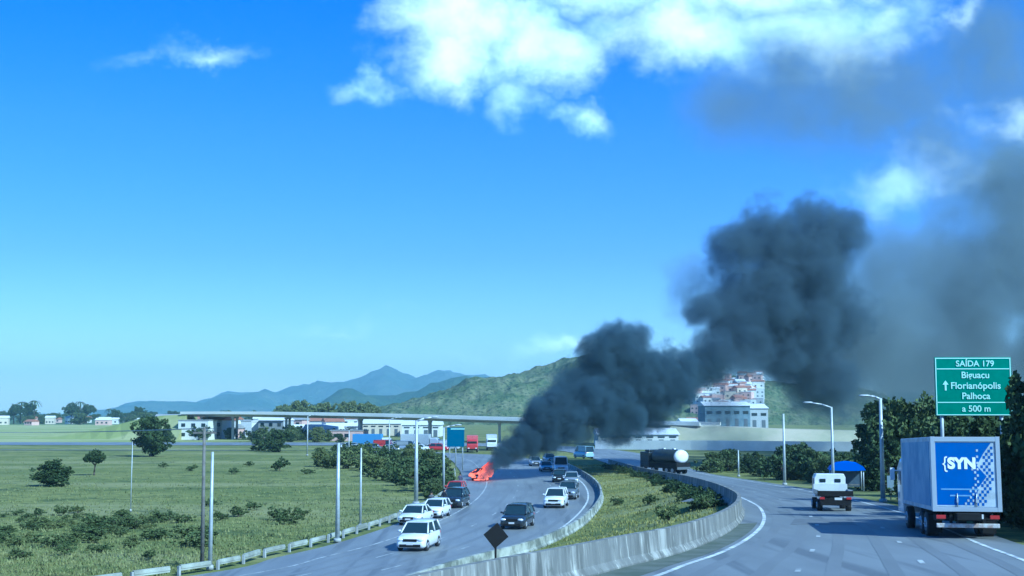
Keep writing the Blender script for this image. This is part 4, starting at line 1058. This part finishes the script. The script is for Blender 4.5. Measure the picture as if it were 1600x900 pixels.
for i in range(150):      # hillside town right
    px = min(1185, max(1082, rnd.gauss(1136, 30))); Y = rnd.uniform(900, 1120); q = PY(px, 645, Y); z = hillz(q.x, Y)
    if z < 0: z = 0
    wi, ri = rnd.choice((0, 0, 1, 2, 2, 3)), rnd.choice((0, 0, 2, 1)); h_ = rnd.choice((3.5, 6.5, 7, 9))
    house((q.x, Y, z-1), rnd.uniform(5.5, 10), rnd.uniform(6, 9), h_+1, wi, ri, rnd.uniform(-.5, .5), rl(wi, ri, 'on the hillside '+('left part' if px < 1115 else 'above the blue warehouse' if px < 1160 else 'right part')+(', low' if h_ < 6 else ', tall')), f'{WALLS[wi][0]} {ROOFS[ri][0]}-roofed hillside houses', gable=rnd.random() < .6, nwin=2)
def warehouse(px0, px1, ybase, ytop, Y, wm, label, name='warehouse', doors=4):
    a = PY(px0, ybase, Y); b_ = PY(px1, ytop, Y); w_ = b_.x-a.x; h_ = b_.z
    t_ = empty(name, ((a.x+b_.x)/2, Y+9, 0), 0, label, 'warehouse')
    MB().box((0, 0, h_/2), (w_, 18, h_)).build('wall', wm, t_)
    MB().add([Vector((-w_/2-.4, -9.4, h_)), Vector((w_/2+.4, -9.4, h_)), Vector((w_/2+.4, 9.4, h_)), Vector((-w_/2-.4, 9.4, h_)), Vector((-w_/2-.4, 0, h_+1.6)), Vector((w_/2+.4, 0, h_+1.6))], [(0,1,5,4),(2,3,4,5),(0,4,3),(1,2,5),(0,3,2,1)]).build('roof', ROOFS[2][1], t_)
    for k in range(doors):
        x_ = -w_/2+w_*(k+.5)/doors
        MB().box((x_, -9.03, h_*.3), (w_/doors*.4, .12, h_*.55)).build('door', M_grey, t_)
        MB().box((x_, -9.03, h_*.78), (w_/doors*.6, .1, h_*.1)).build('window', M_glass, t_)
    return t_
warehouse(1102, 1172, 668, 634, 470, mat('cladding_blue', (.20, .27, .32), .6, c2=(.13, .19, .24), vscale=.6), 'large blue grey warehouse below the hillside houses', doors=5)
warehouse(1172, 1200, 668, 638, 475, WALLS[3][1], 'pale grey building at the right end of the blue warehouse', doors=2)
warehouse(1068, 1092, 690, 662, 400, WALLS[0][1], 'white building left of the blue warehouse, half in smoke', doors=2)
warehouse(565, 625, 694, 662, 480, WALLS[1][1], 'cream warehouse behind the far traffic jam under the viaduct', doors=5)
warehouse(628, 688, 692, 664, 460, WALLS[0][1], 'white warehouse behind the thick lamp post under the viaduct', doors=4)
warehouse(478, 506, 694, 672, 430, WALLS[0][1], 'white building with a dark door right of the bushy tree', doors=1)
warehouse(512, 560, 690, 666, 500, WALLS[3][1], 'grey warehouse left of the cream one under the viaduct', doors=3)
warehouse(935, 1060, 697, 679, 330, WALLS[0][1], 'low white building behind the white boundary wall under the smoke', doors=7)

# ------------------------------------------------------------------ smoke
def smoke(name, blobs, dens, colr, lo, hi, amp, nscale, label, grow=1.25, voxel=1.4, dist=3.0, absc=None, aniso=0.0):
    pts = []
    for bl in blobs:
        px, py, rp = bl[:3]; Y = bl[3] if len(bl) > 3 else 158+(px-750)*.085
        c_ = PY(px, py, Y); pts.append((c_, rp*Y/F))
    mb = MB()
    for c_, r_ in pts:
        mb.ell(c_, (r_*grow,)*3, 14, 9)
    o = mb.build(name)
    rm_ = o.modifiers.new('remesh', 'REMESH'); rm_.mode = 'VOXEL'; rm_.voxel_size = voxel
    bpy.context.view_layer.update()
    dg2 = bpy.context.evaluated_depsgraph_get(); me = bpy.data.meshes.new_from_object(o.evaluated_get(dg2)); o.modifiers.clear(); o.data = me
    m = bpy.data.materials.new(name+'_volume'); m.use_nodes = True; t = m.node_tree; t.nodes.clear(); n = N(t)
    pos = n.new('ShaderNodeNewGeometry').outputs['Position']
    off = n.new('ShaderNodeVectorMath', operation='SCALE'); t.links.new(n.vec('SUBTRACT', n.noise(pos, nscale*.7, 4, .6, out='Color'), (.5, .5, .5)), off.inputs[0]); off.inputs['Scale'].default_value = dist*2
    pw = n.vec('ADD', pos, off.outputs[0])
    f_ = None
    for c_, r_ in pts:
        d_ = n.vec('DISTANCE', pw, tuple(c_)); g_ = n.math('MULTIPLY_ADD', d_, -1/r_, 1.)
        f_ = g_ if f_ is None else n.math('MAXIMUM', f_, g_)
    ns = n.noise(pos, nscale, 6, .72)
    f_ = n.math('ADD', f_, n.math('MULTIPLY', n.math('SUBTRACT', ns, .5), amp))
    dd = n.mr(f_, lo, hi, 0., dens)
    pv = n.new('ShaderNodeVolumePrincipled'); pv.inputs['Color'].default_value = (*colr, 1); pv.inputs['Anisotropy'].default_value = aniso
    if absc: pv.inputs['Absorption Color'].default_value = (*absc, 1)
    t.links.new(dd, pv.inputs['Density'])
    ou = n.new('ShaderNodeOutputMaterial'); t.links.new(pv.outputs[0], ou.inputs['Volume'])
    me.materials.clear(); me.materials.append(m)
    return tag(o, label, 'smoke', kind='stuff')
root_s = [(755,744,8,157),(763,735,11),(773,724,15),(785,713,20),(801,701,26),(822,688,33),(846,672,41),(866,655,45)]
smoke('smoke', root_s, 1.3, (.10, .15, .19), .0, .4, 1.5, .6, 'narrow black smoke stem rising from the burning car', voxel=.6, grow=1.35, dist=.5)
low = [(850,668,44),(880,650,54),(915,625,64),(942,592,62),(958,552,54),(985,582,64),(1018,602,70),(1058,590,52),(1098,574,42),(905,668,34),(965,652,50),(1015,642,42),(930,545,34),(990,535,34)]
smoke('smoke', low, .75, (.11, .17, .22), .02, .45, 2.1, .26, 'dark rolling smoke cloud low over the road and the viaduct', voxel=1.2, grow=1.3, dist=1.6)
up = [(1085,572,38),(1118,548,56),(1150,520,76),(1185,465,84),(1150,395,58),(1212,382,74),(1280,375,76),(1326,345,38),(1250,440,96),(1235,520,92),(1290,500,84),(1280,590,72),(1232,560,52),(1100,480,40)]
smoke('smoke', up, .42, (.14, .20, .26), .02, .5, 2.1, .18, 'tall dark smoke column towering over the right carriageway', voxel=1.6, grow=1.3, dist=2.4)
thin = [(1340,520,120,215),(1390,540,130,225),(1480,470,140,235),(1580,430,140,245),(1500,580,120,240),(1390,420,90,225),(1600,320,110,250),(1620,560,120,245),(1330,600,100,222),(1680,480,140,250),(1085,440,70,200),(1430,610,90,232),(1300,620,70,220),(1530,520,120,250),(1375,470,100,215),(1360,590,90,215),(1560,400,130,250),(1130,640,60,210)]
smoke('smoke', thin, .18, (.23, .29, .33), .0, .95, 2.2, .09, 'thinner grey smoke drifting to the right of the dark plume', voxel=3, grow=1.2, dist=4, absc=(.06, .06, .05))
wisp = [(1250,120,150,250),(1150,160,120,250),(1340,160,130,255),(1450,220,120,260),(1570,150,120,265),(1620,240,150,265),(1510,280,120,262),(1420,150,130,260),(1540,60,120,270),(1600,330,130,262)]
smoke('smoke', wisp, .075, (.25, .27, .24), .02, 1.0, 2.1, .08, 'faint brown smoke high in the sky above the plume', voxel=4, grow=1.15, dist=5, absc=(.22, .22, .15))

# ------------------------------------------------------------------ haze
hz = MB().box((0, 3900, 147), (24000, 9600, 306)).build('haze')
m = bpy.data.materials.new('haze_volume'); m.use_nodes = True; t = m.node_tree; t.nodes.clear(); n = N(t)
pv = n.new('ShaderNodeVolumePrincipled'); pv.inputs['Color'].default_value = (.60, .88, 1.0, 1); pv.inputs['Density'].default_value = 1.4e-4; pv.inputs['Anisotropy'].default_value = .2
ou = n.new('ShaderNodeOutputMaterial'); t.links.new(pv.outputs[0], ou.inputs['Volume']); hz.data.materials.append(m)
tag(hz, 'thin blue haze in the air over the whole valley', kind='stuff')
